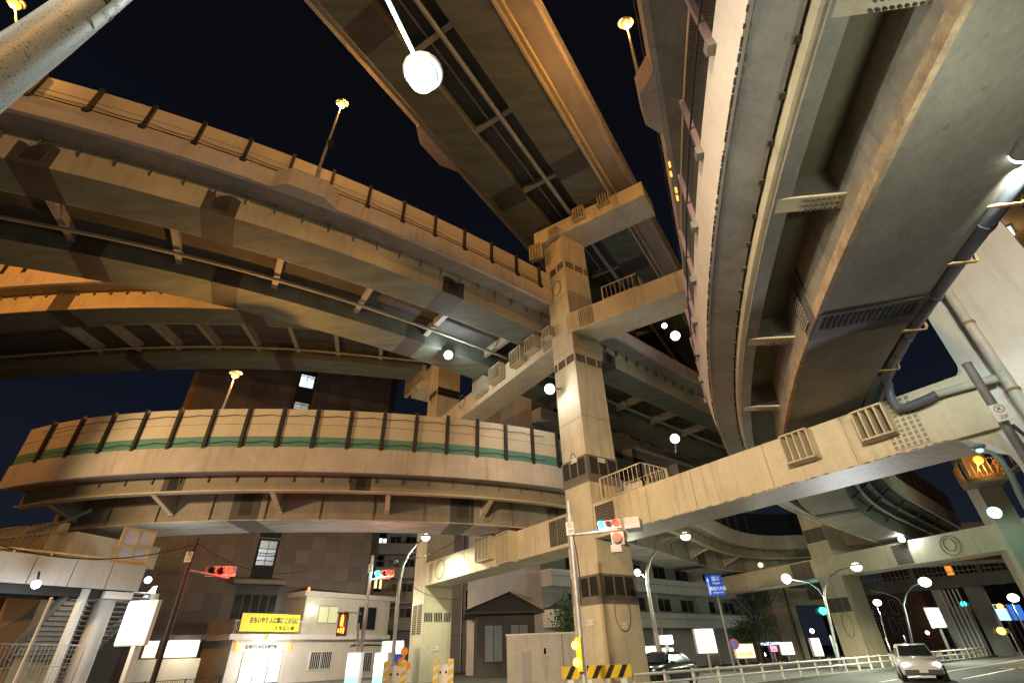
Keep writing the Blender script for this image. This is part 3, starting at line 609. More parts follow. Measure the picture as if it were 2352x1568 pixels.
rust_edge(pier, Mp-e1*.5+e2*.02, -e1, -e2, 14.5, 6.15, 110); rust_edge(pier, Mp+e1*2.2+e2*.02, e1, -e2, 16, 6.12, 60)
# middle left beam
beam(pier, Mp+e1*2.02+e2*.05, e1, 20.5, 2.0, 18.2, 19.85, wdir=e2)
hole_band(pier, Mp+e1*2.1+e2*.05, e1, -e2, .9, 18.3, 19.7, 6, 10, PIER, .08)
for (u, v) in ((1350, 700), (1275, 780), (1175, 870), (1120, 970), (1020, 1075)):
    pass
for (x0, y0, x1, y1) in ((1455, 685, 1505, 760), (1335, 750, 1405, 845), (1235, 830, 1310, 930), (1095, 945, 1170, 1040), (990, 1035, 1060, 1130)):
    stopper_px(pier, c(5, (x0, y0+30), (x1-20, y0), (x1, y1-30), (x0+20, y1)), Mp, -e2, .5, 4, CREAM)
oval(pier, onplane(1061, 922, Mp, e2), e1, .5, .6, -e2)
# middle right arm and top head
e3 = nrm((.845, -.535, 0)); n3 = np.array([.535, .845, 0])
beam(pier, Mp-e3*.3+n3*.02, e3, 9.5, 2.1, 18.3, 19.75, wdir=n3)
hole_band(pier, Mp+e3*.55+n3*.02, e3, -n3, 1.0, 18.4, 19.65, 8, 12, CREAM, .06)
railing(pier, [(Mp+e3*2.3+n3*.15)[:2], (Mp+e3*4.6+n3*.15)[:2], (Mp+e3*4.6+n3*1.9)[:2]], 19.75, 1.1)
beam(pier, Mp-e3*2.2+n3*.02, e3, 8.5, 2.2, 26.8, 28.12, wdir=n3)
for pts in (c(2, (1820, 1300), (1870, 1258), (1905, 1330), (1850, 1375)), c(2, (1660, 1425), (1710, 1380), (1735, 1430), (1685, 1475)), c(2, (1500, 1550), (1535, 1525), (1570, 1560), (1520, 1590)), c(5, (1370, 160), (1420, 120), (1450, 200), (1400, 225))):
    stopper_px(pier, pts, Mp+n3*.02, -n3, .35)
def seam(par, p, a, n, L, z, m=None): p = np.array(p, float); return part(par, 'weld_seam', MB().box((p+nrm(a)*L/2+nrm(n)*.004)*[1, 1, 0]+np.array([0, 0, z]), (L, .012, .025), a, n), m or mat('seam line', (.27, .23, .16), .6))
def vseam(par, p, n, a, z0, z1): p = np.array(p, float)+nrm(n)*.004; return part(par, 'weld_seam', MB().box((p[0], p[1], (z0+z1)/2), (.022, .012, z1-z0), a, n), mat('seam line', (.27, .23, .16), .6))
for z in (2.2, 9.2, 12.6, 17.2, 21.5, 24.4): seam(pier, Mp+e1*.02, e1, -e2, 1.95, z); seam(pier, Mp+e2*.02, e2, -e1, 2.1, z+.1)
for t in (3.6, 6.1, 9.4, 12.2): vseam(pier, Mp-e1*t+e2*.02, -e2, e1, 6.2, 7.74)
for t in (5.0, 9.0, 13.5, 16.5): vseam(pier, Mp+e1*t+e2*.02, -e2, e1, 6.15, 7.7)
for t in (4.2, 6.8): vseam(pier, Mp+e3*t+n3*.02, -n3, e3, 18.35, 19.7)
# far left column of the same frame
q2 = Mp+e1*19.85
pier2 = thing('bridge_pier', 'cream pier behind the lower ramp, carrying the far ends of two crossbeams', 'bridge pier', (q2+e1+e2))
f2 = [q2, q2+2.1*e1, q2+2.1*e1+2.4*e2, q2+2.4*e2]
part(pier2, 'column', MB().column(f2, 0, 27.2), PIER)
part(pier2, 'crossbeam', MB().prism([(*(q2+e1*1.5+e2*.2)[:2], 25.5), (*(q2+e1*7.5+e2*.2)[:2], 25.5), (*(q2+e1*7.5+e2*2.2)[:2], 25.5), (*(q2+e1*1.5+e2*2.2)[:2], 25.5)], (0, 0, 1.6)), PIER)
for (x0, y0, x1, y1) in ((540, 1040, 590, 1115), (610, 985, 650, 1060)): stopper_px(pier2, c(5, (x0, y0), (x1, y0-15), (x1, y1-20), (x0, y1)), q2+e2*.2, -e2, .4, 4)
zz = lambda u, v: float(onplane(u, v, q2, e2)[2])
for (v1, v0, cc) in ((1403, 1455, 12),):
    hole_band(pier2, q2+e1*.1, e1, -e2, 1.85, zz(970, v0), zz(970, v1)+.5, cc, 14, CREAM, .10); hole_band(pier2, q2+e2*.1, e2, -e1, 2.2, zz(970, v0)+.8, zz(970, v1)-.1, 16, 7, CREAM, .09)
za = zz(1010, 890); hole_band(pier2, q2+e2*.1, e2, -e1, 2.2, za-.5, za+.35, 14, 2, BANDD, .3); hole_band(pier2, q2+e1*.1, e1, -e2, 1.8, za-.5, za+.1, 12, 2, CREAM, .2)
oval(pier2, q2+e1*.9+np.array([0, 0, zz(995, 913)]), e1, .4, .6, -e2)
oval(pier2, q2-e1*2.6+e2*.0+np.array([0, 0, 6.95]), e1, .75, .62, -e2)
hole_band(pier, q2-e1*.7+e2*.02, -e1, -e2, .55, 6.2, 7.6, 3, 22, PIER, .05)
p = q2+e2*1.2-e1*.03+np.array([0, 0, zz(1000, 1487)]); part(pier2, 'number_plate', MB().box(p, (.6, .03, .26), e2, e1), WHITE); part(pier2, 'plate_lettering', text_mb('浜 --- 1', p-e1*.02, e2, (0, 0, 1), .18), BLACKP)
# near right frame leg
Kp = np.array([12.62, 11.95, 0])
pierk = thing('bridge_pier', 'pale pier at the right edge with a drain pipe clamped to its face', 'bridge pier', (Kp-e1+e2))
fk = [Kp, Kp-2.6*e1, Kp-2.6*e1+2.2*e2, Kp+2.2*e2]
part(pierk, 'column', MB().column(fk, 0, 14.2), PIERW)
hc = [(0, 0), (.9, 0), (.62, -.08), (.34, -.24), (.16, -.44), (.05, -.7), (0, -1.0)]
part(pierk, 'haunch', MB().prism([Kp+e1*(x)+e2*.03+np.array([0, 0, 6.16+z]) for x, z in hc], e2*2.06), PIER)
part(pierk, 'haunch', MB().prism([Kp+e1*(x*.4)+e2*.03+np.array([0, 0, 7.75-z*.4]) for x, z in hc], e2*2.06), PIER)
pv = [Kp-e1*.75-e2*.16+np.array([0, 0, z]) for z in (11.6, 10, 9, 7.8, 6.5, 5, 3)]
part(pierk, 'drain_pipe', MB().tube(pv, .13, 14), PIPEC)
for z in (9.0, 6.9): part(pierk, 'pipe_clamp', MB().tube([Kp-e1*.75-e2*.16+np.array([0, 0, z]), Kp-e1*.75-e2*.16+np.array([0, 0, z+.07])], .155, 14), RUST)
pp = [onplane(u, v, Mp-e2*.16, e2) for u, v in ((2292, 868), (2220, 886), (2150, 906))]
part(pierk, 'branch_pipe', MB().tube(pp, .11, 12), PIPEC)
dp = thing('drain_pipe', 'dark grey drain pipe running along the near viaduct soffit and down to the beam', 'drain pipe', D.P(0, 2.5, 8.2))
qa_, qb_ = D.S(2352, 330, 8.3), D.S(2046, 838, 8.3)
pts = [D.P(q, 2.47, 8.22) for q in np.linspace(qa_-2, qb_, 22)]
part(dp, 'pipe', MB().tube(pts, .15, 14), PIPEG)
el = [pts[-1]]+[onplane(u, v, Mp-e2*.3, e2) for u, v in ((2040, 880), (2046, 915), (2064, 938), (2085, 934), (2130, 916), (2152, 905))]
part(dp, 'elbow_pipe', MB().tube(el, .12, 14), PIPEG)
for f in (.35, .6, .8, .9): i = int(f*21); part(dp, 'pipe_collar', MB().tube([pts[i], pts[i]+(pts[i+1]-pts[i])*.25], .17, 14), mat('collar', (.06, .065, .075), .35))
for (u, v) in ((2235, 548), (2117, 722), (2047, 825), (2345, 395)):
    q = D.S(u, v, 8.2); part(dp, 'rusty_bracket', MB().prism([D.P(q, 2.1, 8.07), D.P(q, 2.66, 8.03), D.P(q, 2.72, 8.12), D.P(q, 2.70, 8.30), D.P(q, 2.62, 8.05), D.P(q, 2.2, 8.12)], D.T(q)*.07), RUST)
# slatted platform seen past the pipe
# deck J over the right pier
J = thing('upper_deck', 'brown panelled deck overhead at the far right with a square lamp in its soffit', 'elevated road', (18, 12, 13.8))
jp = np.array([17.8, 13.9, 0]); jd = nrm((.78, .61, 0)); jn = np.array([.61, -.78, 0])
BR = mat('brown soffit panels', (.26, .15, .055), .45, .15, .5, 0)
a0 = jp-jd*9; mbj = MB()
for i in range(9):
    for j in range(5):
        p = a0+jd*(3.0*i)+jn*(.25+1.6*j); mbj.prism([(*(p+jd*.02+jn*.02)[:2], 14.0), (*(p+jd*2.98+jn*.02)[:2], 14.0), (*(p+jd*2.98+jn*1.58)[:2], 14.0), (*(p+jd*.02+jn*1.58)[:2], 14.0)], (0, 0, .06))
part(J, 'soffit_panel', mbj, BR)
part(J, 'deck_slab', MB().prism([(*a0[:2], 14.07), (*(a0+jd*27)[:2], 14.07), (*(a0+jd*27+jn*9)[:2], 14.07), (*(a0+jn*9)[:2], 14.07)], (0, 0, .8)), DARKST)
mb = MB()
for k in range(3): mb.bar(a0-jn*(.08+.16*k)+np.array([0, 0, 14.0+.22*k]), a0+jd*27-jn*(.08+.16*k)+np.array([0, 0, 14.0+.22*k]), .12, .2)
part(J, 'edge_moulding', mb, mat('brown edge', (.16, .07, .04), .4, .15))
fb = MB()
for k in range(30): fb.bar(a0+jd*(4+k*.75)-jn*.3+np.array([0, 0, 14.15]), a0+jd*(4.45+k*.75)-jn*.3+np.array([0, 0, 14.15]), .05, .04)
part(J, 'louvre_strip', fb, GALV)
lp = atz(2300, 541, 13.93); sq = thing('ceiling_lamp', 'square white lamp panel set in the brown soffit at the right', 'lamp', lp)
part(sq, 'diffuser', MB().box(lp, (.62, .62, .05), jd, jn), emit('lamp panel', LED, 6)); part(sq, 'frame', MB().box(lp+np.array([0, 0, .05]), (.72, .72, .06), jd, jn), BAND)
light(lp-np.array([0, 0, .3]), (1, .8, .5), 25, .2); 

# far frame H
h1 = np.array([-.355, .935, 0]); h2 = np.array([.935, .355, 0]); Hp = np.array([26.43, 43.95, 0])
pierh = thing('bridge_pier', 'far cream frame pier with a long low beam, right of centre', 'bridge pier', (26, 45, 0))
part(pierh, 'column', MB().column([Hp, Hp+2.1*h1, Hp+2.1*h1+2.1*h2, Hp+2.1*h2], 0, 19), PIER)
part(pierh, 'column', MB().column([Hp+h1*22, Hp+24.4*h1, Hp+24.4*h1+2.4*h2, Hp+22*h1+2.4*h2], 0, 22), PIER)
beam(pierh, Hp+h1*.05-h1*0, -h1, 18, 2.0, 6.2, 7.75, wdir=h2); beam(pierh, Hp+h1*2.05, h1, 20, 2.0, 6.2, 7.75, wdir=h2)
zh = lambda u, v: float(onplane(u, v, Hp, h2)[2])
hole_band(pierh, Hp+h1*.05, h1, -h2, 2.0, zh(1930, 1405), zh(1925, 1372), 18, 8, BAND, .07); hole_band(pierh, Hp+h1*.05, h1, -h2, 2.0, zh(1880, 1243), zh(1872, 1212), 18, 6, BAND, .07)
oval(pierh, onplane(1948, 1434, Hp, h2), h1, .42, .85, -h2); oval(pierh, onplane(2183, 1252, Hp, h2), h1, .62, .62, -h2); oval(pierh, onplane(2181, 1250, Hp, h2), h1, .36, .40, -h2)
hole_band(pierh, Hp+h1*22.1, h1, -h2, 2.2, zh(1545, 1434)-.3, zh(1545, 1434)+1.2, 13, 7, CREAM, .10); hole_band(pierh, Hp+h1*22.0+h2*.1, h2, -h1, 2.2, zh(1545, 1434)-.3, zh(1545, 1434)+1.2, 13, 7, CREAM, .10)
hole_band(pierh, Hp+h1*22.1, h1, -h2, 2.2, 10.0, 11.6, 13, 7, CREAM, .10); hole_band(pierh, Hp-h1*5, -h1, -h2, 1.2, 6.3, 7.6, 8, 8, BAND, .07)
hole_band(pierh, Hp+h1*2.4, h1, -h2, 2.2, 6.3, 7.65, 10, 8, BAND, .07)
hp2 = [onplane(u, v, Hp-h2*.12, h2) for u, v in ((2310, 1170), (2330, 1218))]; part(pierh, 'drain_pipe', MB().tube([hp2[0]+np.array([0, 0, .3]), hp2[1]-np.array([0, 0, .3])], .1, 8), PIPEG)

# ================================================================== BUILDINGS
def tile_mat(name, base, a, tw, th, mortar=(.012, .011, .011), var=.25, rough=.45, ms=.012):
    if name in MATS: return MATS[name]
    m = bpy.data.materials.new(name); m.use_nodes = True; n = m.node_tree; L = n.links.new; b = n.nodes['Principled BSDF']; b.inputs['Roughness'].default_value = rough
    geo = n.nodes.new('ShaderNodeNewGeometry'); vm = n.nodes.new('ShaderNodeVectorMath'); vm.operation = 'DOT_PRODUCT'; vm.inputs[1].default_value = (float(a[0]), float(a[1]), 0)
    L(geo.outputs['Position'], vm.inputs[0]); sx = n.nodes.new('ShaderNodeSeparateXYZ'); L(geo.outputs['Position'], sx.inputs[0]); cb = n.nodes.new('ShaderNodeCombineXYZ'); L(vm.outputs['Value'], cb.inputs[0]); L(sx.outputs['Z'], cb.inputs[1])
    br = n.nodes.new('ShaderNodeTexBrick'); br.offset = 0; br.inputs['Scale'].default_value = 1; br.inputs['Brick Width'].default_value = tw; br.inputs['Row Height'].default_value = th; br.inputs['Mortar Size'].default_value = ms; br.inputs['Bias'].default_value = 0
    br.inputs['Color1'].default_value = (*[x*(1-var) for x in base], 1); br.inputs['Color2'].default_value = (*[x*(1+var) for x in base], 1); br.inputs['Mortar'].default_value = (*mortar, 1)
    L(cb.outputs[0], br.inputs['Vector']); ns = n.nodes.new('ShaderNodeTexNoise'); ns.inputs['Scale'].default_value = .4; ns.inputs['Detail'].default_value = 6; L(geo.outputs['Position'], ns.inputs['Vector'])
    mx = n.nodes.new('ShaderNodeMixRGB'); mx.blend_type = 'OVERLAY'; mx.inputs[0].default_value = .45; L(br.outputs['Color'], mx.inputs[1]); hs = n.nodes.new('ShaderNodeHueSaturation'); hs.inputs['Saturation'].default_value = 0; L(ns.outputs['Color'], hs.inputs['Color']); L(hs.outputs[0], mx.inputs[2]); L(mx.outputs[0], b.inputs['Base Color']); MATS[name] = m; return m
class Facade:
    """an upright wall plane through p along a; n faces the camera"""
    def __init__(s, p, a):
        s.p = np.array([p[0], p[1], 0.0]); s.a = nrm([a[0], a[1], 0]); s.n = np.array([s.a[1], -s.a[0], 0])
        if s.n@(C0-s.p) < 0: s.n = -s.n
    def at(s, u, v): w = onplane(u, v, s.p, s.n); return float((w-s.p)@s.a), float(w[2])
    def P(s, x, z, o=0): q = s.p+s.a*x+s.n*o; return np.array([q[0], q[1], z])
    def box(s, x0, x1, z0, z1, o0, o1, mb=None): return (mb or MB()).prism([s.P(x0, z0, o0), s.P(x1, z0, o0), s.P(x1, z1, o0), s.P(x0, z1, o0)], s.n*(o1-o0))
    def px(s, u0, v0, u1, v1):
        a = s.at(u0, v0); b = s.at(u1, v1); return min(a[0], b[0]), max(a[0], b[0]), min(a[1], b[1]), max(a[1], b[1])
    def window(s, par, x0, x1, z0, z1, m=None, fm=None, panes=2, name='window', bars=0):
        f = MB(); t = .06
        s.box(x0, x1, z1-t, z1, 0, .07, f); s.box(x0, x1, z0, z0+t, 0, .09, f); s.box(x0, x0+t, z0+t, z1-t, 0, .07, f); s.box(x1-t, x1, z0+t, z1-t, 0, .07, f)
        for k in range(1, panes): x = x0+(x1-x0)*k/panes; s.box(x-.025, x+.025, z0+t, z1-t, 0, .06, f)
        for k in range(bars): x = x0+(x1-x0)*(k+.5)/bars; s.box(x-.015, x+.015, z0, z1, .10, .13, f)
        o = part(par, name, f, fm or GALV); part(o, 'pane', s.box(x0+t, x1-t, z0+t, z1-t, .004, .03), m or DGLASS); return o

# dark tiled tower
TA = nrm((.85, .53, 0)); tw = Facade(atr(300, 1300, 55), TA); xr, _ = tw.at(857, 1219)
tower = thing('office_tower', 'dark tiled office tower with one slit of windows behind the lower ramp', 'building', tw.P(xr/2, 0))
TM = tile_mat('dark tiles', (.085, .070, .066), TA, 1.35, 1.35)
part(tower, 'wall', tw.box(-.02, xr, 0, 62, 0, -18), TM)
part(tower, 'corner_fin', tw.box(xr+.01, xr+.9, 0, 62, -.3, -18), DARKST); part(tower, 'corner_fin', tw.box(-.7, -.04, 0, 62, -.2, -18), mat('brown fin', (.14, .09, .06), .6))
x0, x1, z0, _ = tw.px(588, 1345, 612, 1345); xs = tw.at(609, 1285)[0]; w = .95
part(tower, 'window_slit', tw.box(xs-w, xs+w, z0-.5, 60, .0, .03), DGLASS)
for (u, v, h, m) in ((708, 877, 1.7, WLIT), (695, 934, 1.0, emit('blind lit', (.7, .8, .75), .7)), (608, 1255, 1.2, emit('dim lit', (.75, .85, .9), .55)), (604.5, 1273, 1.1, emit('dim lit', (.8, .9, .9), .5)), (602, 1287, .9, emit('dim lit', (.8, .9, .9), .4))):
    x, z = tw.at(u, v); tw.window(tower, xs-w*.85, xs+w*.85, z-h/2, z+h/2, m, DARKST)
for k in range(14): z = 8+k*3.6; part(tower, 'mullion', tw.box(xs-w, xs+w, z, z+.08, .03, .06), BAND)
x0, x1, z0, z1 = tw.px(527, 1418, 643, 1345)
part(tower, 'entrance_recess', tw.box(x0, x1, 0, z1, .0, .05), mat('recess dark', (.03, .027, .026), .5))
for k in range(5): x = x0+(x1-x0)*(k+.1)/5; part(tower, 'glazing', tw.box(x, x+(x1-x0)*.16, 1, z1-.8, .05, .08), DGLASS)
part(tower, 'canopy', tw.box(x0-.5, x1+.3, z1, z1+.35, 0, 1.2), mat('stone trim', (.13, .12, .11), .6))

def block(name, label, u0, v0, u1, r, a, ztop=None, m=None, depth=10, cat='building'):
    f = Facade(atr(u0, v0, r), a); L = f.at(u1, v0)[0]; zt = ztop if ztop else f.at(u0, v0)[1]
    o = thing(name, label, cat, f.P(L/2, 0)); part(o, 'wall', f.box(0, L, 0, zt, 0, -depth), m or PIERW); return o, f, L, zt
GREYW = tile_mat('grey wall panels', (.23, .22, .215), (.95, .3), 4.2, 3.4, (.10, .095, .09), .10, .8, .02)
gb_, gf, gL, gz = block('grey_office', 'grey panelled office block with few small windows behind the pavilion', 1050, 960, 1420, 62, (.95, .28), m=GREYW)
for (u, v, w, h, m) in ((1168, 1322, .9, 1.6, WLIT), (1249, 1343, 1.0, 1.7, WLIT), (1087, 1377, 1.9, 2.0, DGLASS), (1290, 1307, .7, 1.2, DGLASS), (1292, 1373, .7, 1.2, DGLASS), (1140, 1323, .8, .7, DGLASS), (1085, 1250, 1.2, 1.1, DGLASS), (1300, 1260, .9, 1.4, DGLASS), (1230, 1040, .8, 1.2, DGLASS)):
    x, z = gf.at(u, v); gf.window(gb_, x-w/2, x+w/2, z-h/2, z+h/2, m)
for u in (1062, 1193, 1201, 1266, 1278): x, _ = gf.at(u, 1330); part(gb_, 'down_pipe', MB().tube([gf.P(x, 0, .12), gf.P(x, gz, .12)], .08, 6), GALV)
part(gb_, 'coping', gf.box(-.2, gL, gz, gz+.5, .15, -10), PIERW)
g2, g2f, g2L, g2z = block('grey_tower_block', 'taller grey block with two lit slit windows left of the tall pier', 1188, 880, 1440, 80, (.95, .28), m=GREYW, depth=12)
for (u, v, w, h, m) in ((1225, 960, .5, 1.3, WLIT), (1231, 959, .5, 1.3, WLIT), (1222, 910, .5, 1.0, WLIT), (1264, 962, .6, 1.0, DGLASS), (1276, 957, .5, 1.6, WWARM)):
    x, z = g2f.at(u, v); g2f.window(g2, x-w/2, x+w/2, z-h/2, z+h/2, m, panes=1)
for u in (1236, 1252): x, _ = g2f.at(u, 950); part(g2, 'down_pipe', MB().tube([g2f.P(x, 0, .15), g2f.P(x, g2z, .15)], .1, 6), GALV)
db, df, dL, dz = block('dark_apartment', 'dark apartment block with small glowing windows beside the office tower', 836, 1150, 905, 84, (.97, .2), m=mat('dark blue wall', (.07, .08, .085), .8), depth=8)
for (u, v, m) in ((862, 1247, WWARM), (873, 1248, WLIT), (884, 1249, WLIT), (862, 1337, WWARM), (876, 1338, WWARM), (902, 1340, WWARM), (858, 1280, DGLASS), (875, 1281, DGLASS), (893, 1282, DGLASS)):
    x, z = df.at(u, v); df.window(db, x-.35, x+.35, z-.85, z+.85, m, panes=1)
# white apartment, balconies with rounded ends, left of the far column
wa, wf, wL, wz = block('white_apartment', 'white apartment block with stacked balconies behind the far crossbeam column', 903, 1100, 1045, 72, (.96, .25), m=mat('white render', (.50, .51, .52), .8, .1, .5, .3), depth=9)
zr = wf.at(903, 1445)[1]
for k in range(10):
    z = zr+k*2.92
    if z > wz-1: break
    e_ = 1.6; part(wa, 'balcony', MB().prism([wf.P(-1.2, z-.15, .0), wf.P(-1.6, z-.15, .9), wf.P(-1.2, z-.15, 1.5), wf.P(wL, z-.15, 1.5), wf.P(wL, z-.15, 0)], (0, 0, 1.35)), mat('balcony white', (.58, .60, .62), .8, .08, .6, .3))
    for x in (.5, 2.6, 4.8): wf.window(wa, x, x+1.5, z+1.25, z+2.35, DGLASS)
# long apartment block on the right behind the frames
ra_p = atr(1447, 1259, 52); rb_p = atr(1702, 1309, 70); raf = Facade(ra_p, rb_p-ra_p); rL = np.linalg.norm((rb_p-ra_p)[:2])+2.2
ra = thing('long_apartment', 'long white apartment block with horizontal balcony bands, receding to the right', 'building', raf.P(rL/2, 0))
part(ra, 'wall', raf.box(-11, rL-1.2, 0, 31, -1.3, -12), mat('apartment wall', (.34, .32, .30), .8, .1))
zb = ra_p[2]-.6
for k in range(-4, 9):
    z = zb+k*2.95
    if z < 1.5: continue
    part(ra, 'balcony', raf.box(-11, rL, z-.2, z+1.05, 0, -1.35), mat('balcony render', (.60, .58, .55), .8, .08, .5, .25)); part(ra, 'balcony_rail', raf.box(-11, rL, z+.52, z+.58, .01, .05), GALV)
    for j in range(8):
        x = -8+j*4.2
        if x < rL-4: raf2 = Facade(raf.P(0, 0, -1.29), raf.a); raf2.window(ra, x, x+2.4, z+1.25, z+2.45, DGLASS)
for k in (-2, 1, 4, 7, 10): part(ra, 'partition', raf.box(k*3.0, k*3.0+.12, 0, 31, -.02, -1.3), PIERW)
# pavilion with a dark hip roof
pf = Facade(atr(1068, 1404, 44), (.99, .12)); pL = pf.at(1312, 1400)[0]; zr = pf.at(1068, 1404)[1]
pav = thing('pavilion', 'low dark pavilion with a spreading hipped roof behind the white wall', 'building', pf.P(pL/2, 0))
za = Facade(pf.P(0, 0, -4), pf.a).at(1183, 1360)[1]; xa = pf.at(1183, 1360)[0]
rf = MB(); b4 = [pf.P(0, zr, 0), pf.P(pL, zr, 0), pf.P(pL, zr, -8), pf.P(0, zr, -8)]; ap = [pf.P(xa, za, -3.6), pf.P(xa+.7, za, -4.4)]
rf.add(b4+ap, [(0, 1, 4), (1, 2, 5, 4), (2, 3, 5), (3, 0, 4, 5), (3, 2, 1, 0)]); part(pav, 'roof', rf, mat('dark roof tiles', (.045, .043, .042), .55, .25, 3, grain=(1, 1, 6), bump=.3))
part(pav, 'eave_board', pf.box(0, pL, zr-.18, zr-.01, .02, -8.02), DARKST); part(pav, 'ridge_cap', MB().tube([b4[0], ap[0], ap[1]], .09, 6), DARKST); part(pav, 'ridge_cap', MB().tube([b4[1], ap[0]], .09, 6), DARKST)
part(pav, 'wall', pf.box(1, pL-1, 0, zr-.2, -1, -7), mat('dark timber', (.05, .04, .035), .7))
pf2 = Facade(pf.P(0, 0, -.99), pf.a)
for x in np.arange(1.6, pL-2.4, 2.1): pf2.window(pav, x, x+1.5, 1.0, zr-.9, glass('frosted', (.20, .22, .25)), DARKST)
# white wall block in front of the pavilion
bf = Facade(atr(1224, 1457, 33), (.98, -.2)); bL = bf.at(1330, 1455)[0]; bz = bf.at(1224, 1457)[1]; bx = -1.6
bk = thing('concrete_utility_block', 'pale concrete utility block with a small window left of the tall pier', 'building', bf.P(bL/2, 0))
part(bk, 'wall', bf.box(bx, bL, 0, bz, 0, -5), mat('pale concrete', (.42, .42, .40), .85, .14, .6, .5, (.12, .12, .11)))
x0, x1, z0, z1 = bf.px(1247, 1504, 1257, 1484); bf.window(bk, x0, x1, z0, z1, DGLASS, panes=1); x0, x1, z0, z1 = bf.px(1200, 1530, 1218, 1495); part(bk, 'door', bf.box(x0, x1, 0, z1, 0, .05), mat('grey door', (.28, .29, .30), .5))
part(bk, 'joint', bf.box(bL*.62, bL*.62+.03, 0, bz, 0, .012), BOLT); part(bk, 'coping', bf.box(bx-.05, bL, bz, bz+.08, .05, -5.05), PIERW)

# ------------------------------------------------------------------ police box
ZR = 3.45; kl = atz(529, 1454.6, ZR); kr = atz(896, 1457, ZR); kb_ = atz(489, 1463, ZR)
kf = Facade(kl, kr-kl); KL = np.linalg.norm((kr-kl)[:2]); 
kob = thing('police_box', 'two storey white police box with a yellow banner on its terrace', 'building', kf.P(KL/2, 0))
WW = mat('police box wall', (.55, .52, .45), .7, .08, .6, .25, (.30, .25, .18)); side = nrm((kb_-kl)*[1, 1, 0])
def kprism(x0, x1, z0, z1, o0, o1): return kf.box(x0, x1, z0, z1, o0, o1)
part(kob, 'roof', kprism(0, KL, ZR-.38, ZR, 0, -7), mat('fascia', (.62, .60, .55), .6, .06, 1, .2)); part(kob, 'wall', kprism(.6, KL-.3, 0, ZR-.39, -.6, -6.6), WW)
kw = Facade(kf.P(0, 0, -.6), kf.a); k2 = Facade(kf.P(0, 0, -1.0), kf.a)
xl, z2 = k2.at(696, 1356); xr2 = k2.at(903, 1363)[0]
part(kob, 'upper_roof', k2.box(xl-.0, xr2, z2-.40, z2, .5, -6), mat('fascia', (.62, .60, .55))); part(kob, 'upper_wall', k2.box(xl+.5, xr2-.25, ZR+.01, z2-.41, 0, -5.4), WW)
x0, x1, z0, z1 = k2.px(727, 1430, 779, 1392); k2.window(kob, x0, x1, z0, z1, emit('curtained lit window', (.62, .66, .40), .38)); x0, x1, z0, z1 = k2.px(817, 1446, 866, 1394); k2.window(kob, x0, x1, z0, z1, DGLASS)
x0, x1, z0, z1 = k2.px(712, 1412, 720, 1392); part(kob, 'wall_lamp', k2.box(x0, x1, z0, z1, .05, .3), emit('wall lamp', (.95, 1, .8), 4))
x0, x1, z0, z1 = kw.px(545, 1560, 651, 1494); nd = 3
for k in range(nd):
    w = (x1-x0)/nd; o = kw.window(kob, x0+w*k, x0+w*(k+1)-.03, .1, z1, emit('bright interior', (.92, .97, 1), 2.6), GALV, 1, 'glass_door'); part(o, 'rail', kw.box(x0+w*k, x0+w*(k+1)-.03, 1.05, 1.12, .04, .08), GALV)
part(kob, 'notice', kw.box(x0+.1, x0+.5, z1-.9, z1-.25, .05, .06), mat('notice paper', (.6, .45, .3), .8)); part(kob, 'notice', kw.box(x1-1.1, x1-.8, .6, 1.0, .05, .06), mat('notice paper', (.6, .45, .3), .8))
x0, x1, z0, z1 = kw.px(705, 1538, 764, 1494); kw.window(kob, x0, x1, z0, z1, DGLASS, WHITE, 2, bars=12); x0, x1, z0, z1 = kw.px(803, 1545, 856, 1496); kw.window(kob, x0, x1, z0, z1, DGLASS, WHITE, 2, bars=10)
for (u, v) in ((542.6, 1485), (663, 1486)): x, z = kw.at(u, v); part(kob, 'red_lamp', kw.box(x-.07, x+.07, z-.3, z+.3, .06, .2), emit('red lamp tube', (1, .16, .02), 9))
x, z = kw.at(600, 1485); part(kob, 'name_lettering', text_mb('警視庁久松警察署交番', kw.P(x, z, .03), kf.a, (0, 0, 1), .27, bold=.02), BLACKP)
x, z = kf.at(612, 1463); st = [kf.P(x+.22*math.cos(math.pi/2+i*math.pi/5)*(1 if i % 2 == 0 else .42), z+.22*math.sin(math.pi/2+i*math.pi/5)*(1 if i % 2 == 0 else .42), .02) for i in range(10)]; part(kob, 'star_emblem', MB().prism(st, kf.n*.05), mat('gold', (.8, .5, .05), .3))
mb = MB()
for x in np.arange(.3, xl+.4, .13): mb.bar(kf.P(x, ZR, -.15), kf.P(x, ZR+.95, -.15), .03)
mb.bar(kf.P(.3, ZR+.95, -.15), kf.P(xl+.5, ZR+.95, -.15), .06); part(kob, 'terrace_rail', mb, WHITE); part(kob, 'side_screen', MB().prism([kf.P(.25, ZR, -.2), kf.P(.25, ZR+1.05, -.2), kf.P(.25, ZR+1.05, -5), kf.P(.25, ZR, -5)], kf.a*.04), mat('screen grey', (.40, .40, .42), .6))
part(kob, 'conduit', MB().tube([kw.P(KL-4.2, 2.5, .1), kw.P(KL-4, 2.62, .12), kw.P(KL-.5, 2.62, .12)], .05, 6), DARKST)
p = k2.P(xl+.45, z2+.02, .2); part(kob, 'beacon', MB().tube([p, p+np.array([0, 0, .28])], .09, 10), emit('red beacon', (1, .07, .01), 14))
light(kw.P((kw.at(545, 1500)[0]+kw.at(651, 1500)[0])/2, 1.6, 1.6), (.95, .97, 1), 420, .5); light(k2.P(k2.at(716, 1400)[0], k2.at(716, 1400)[1], .6), (.95, 1, .8), 30, .1)
for dz_ in (3, 9): light(kf.P(dz_, 5.4, 7), (1, .86, .66), 1150, .2)  # unseen lights added to brighten the police box front
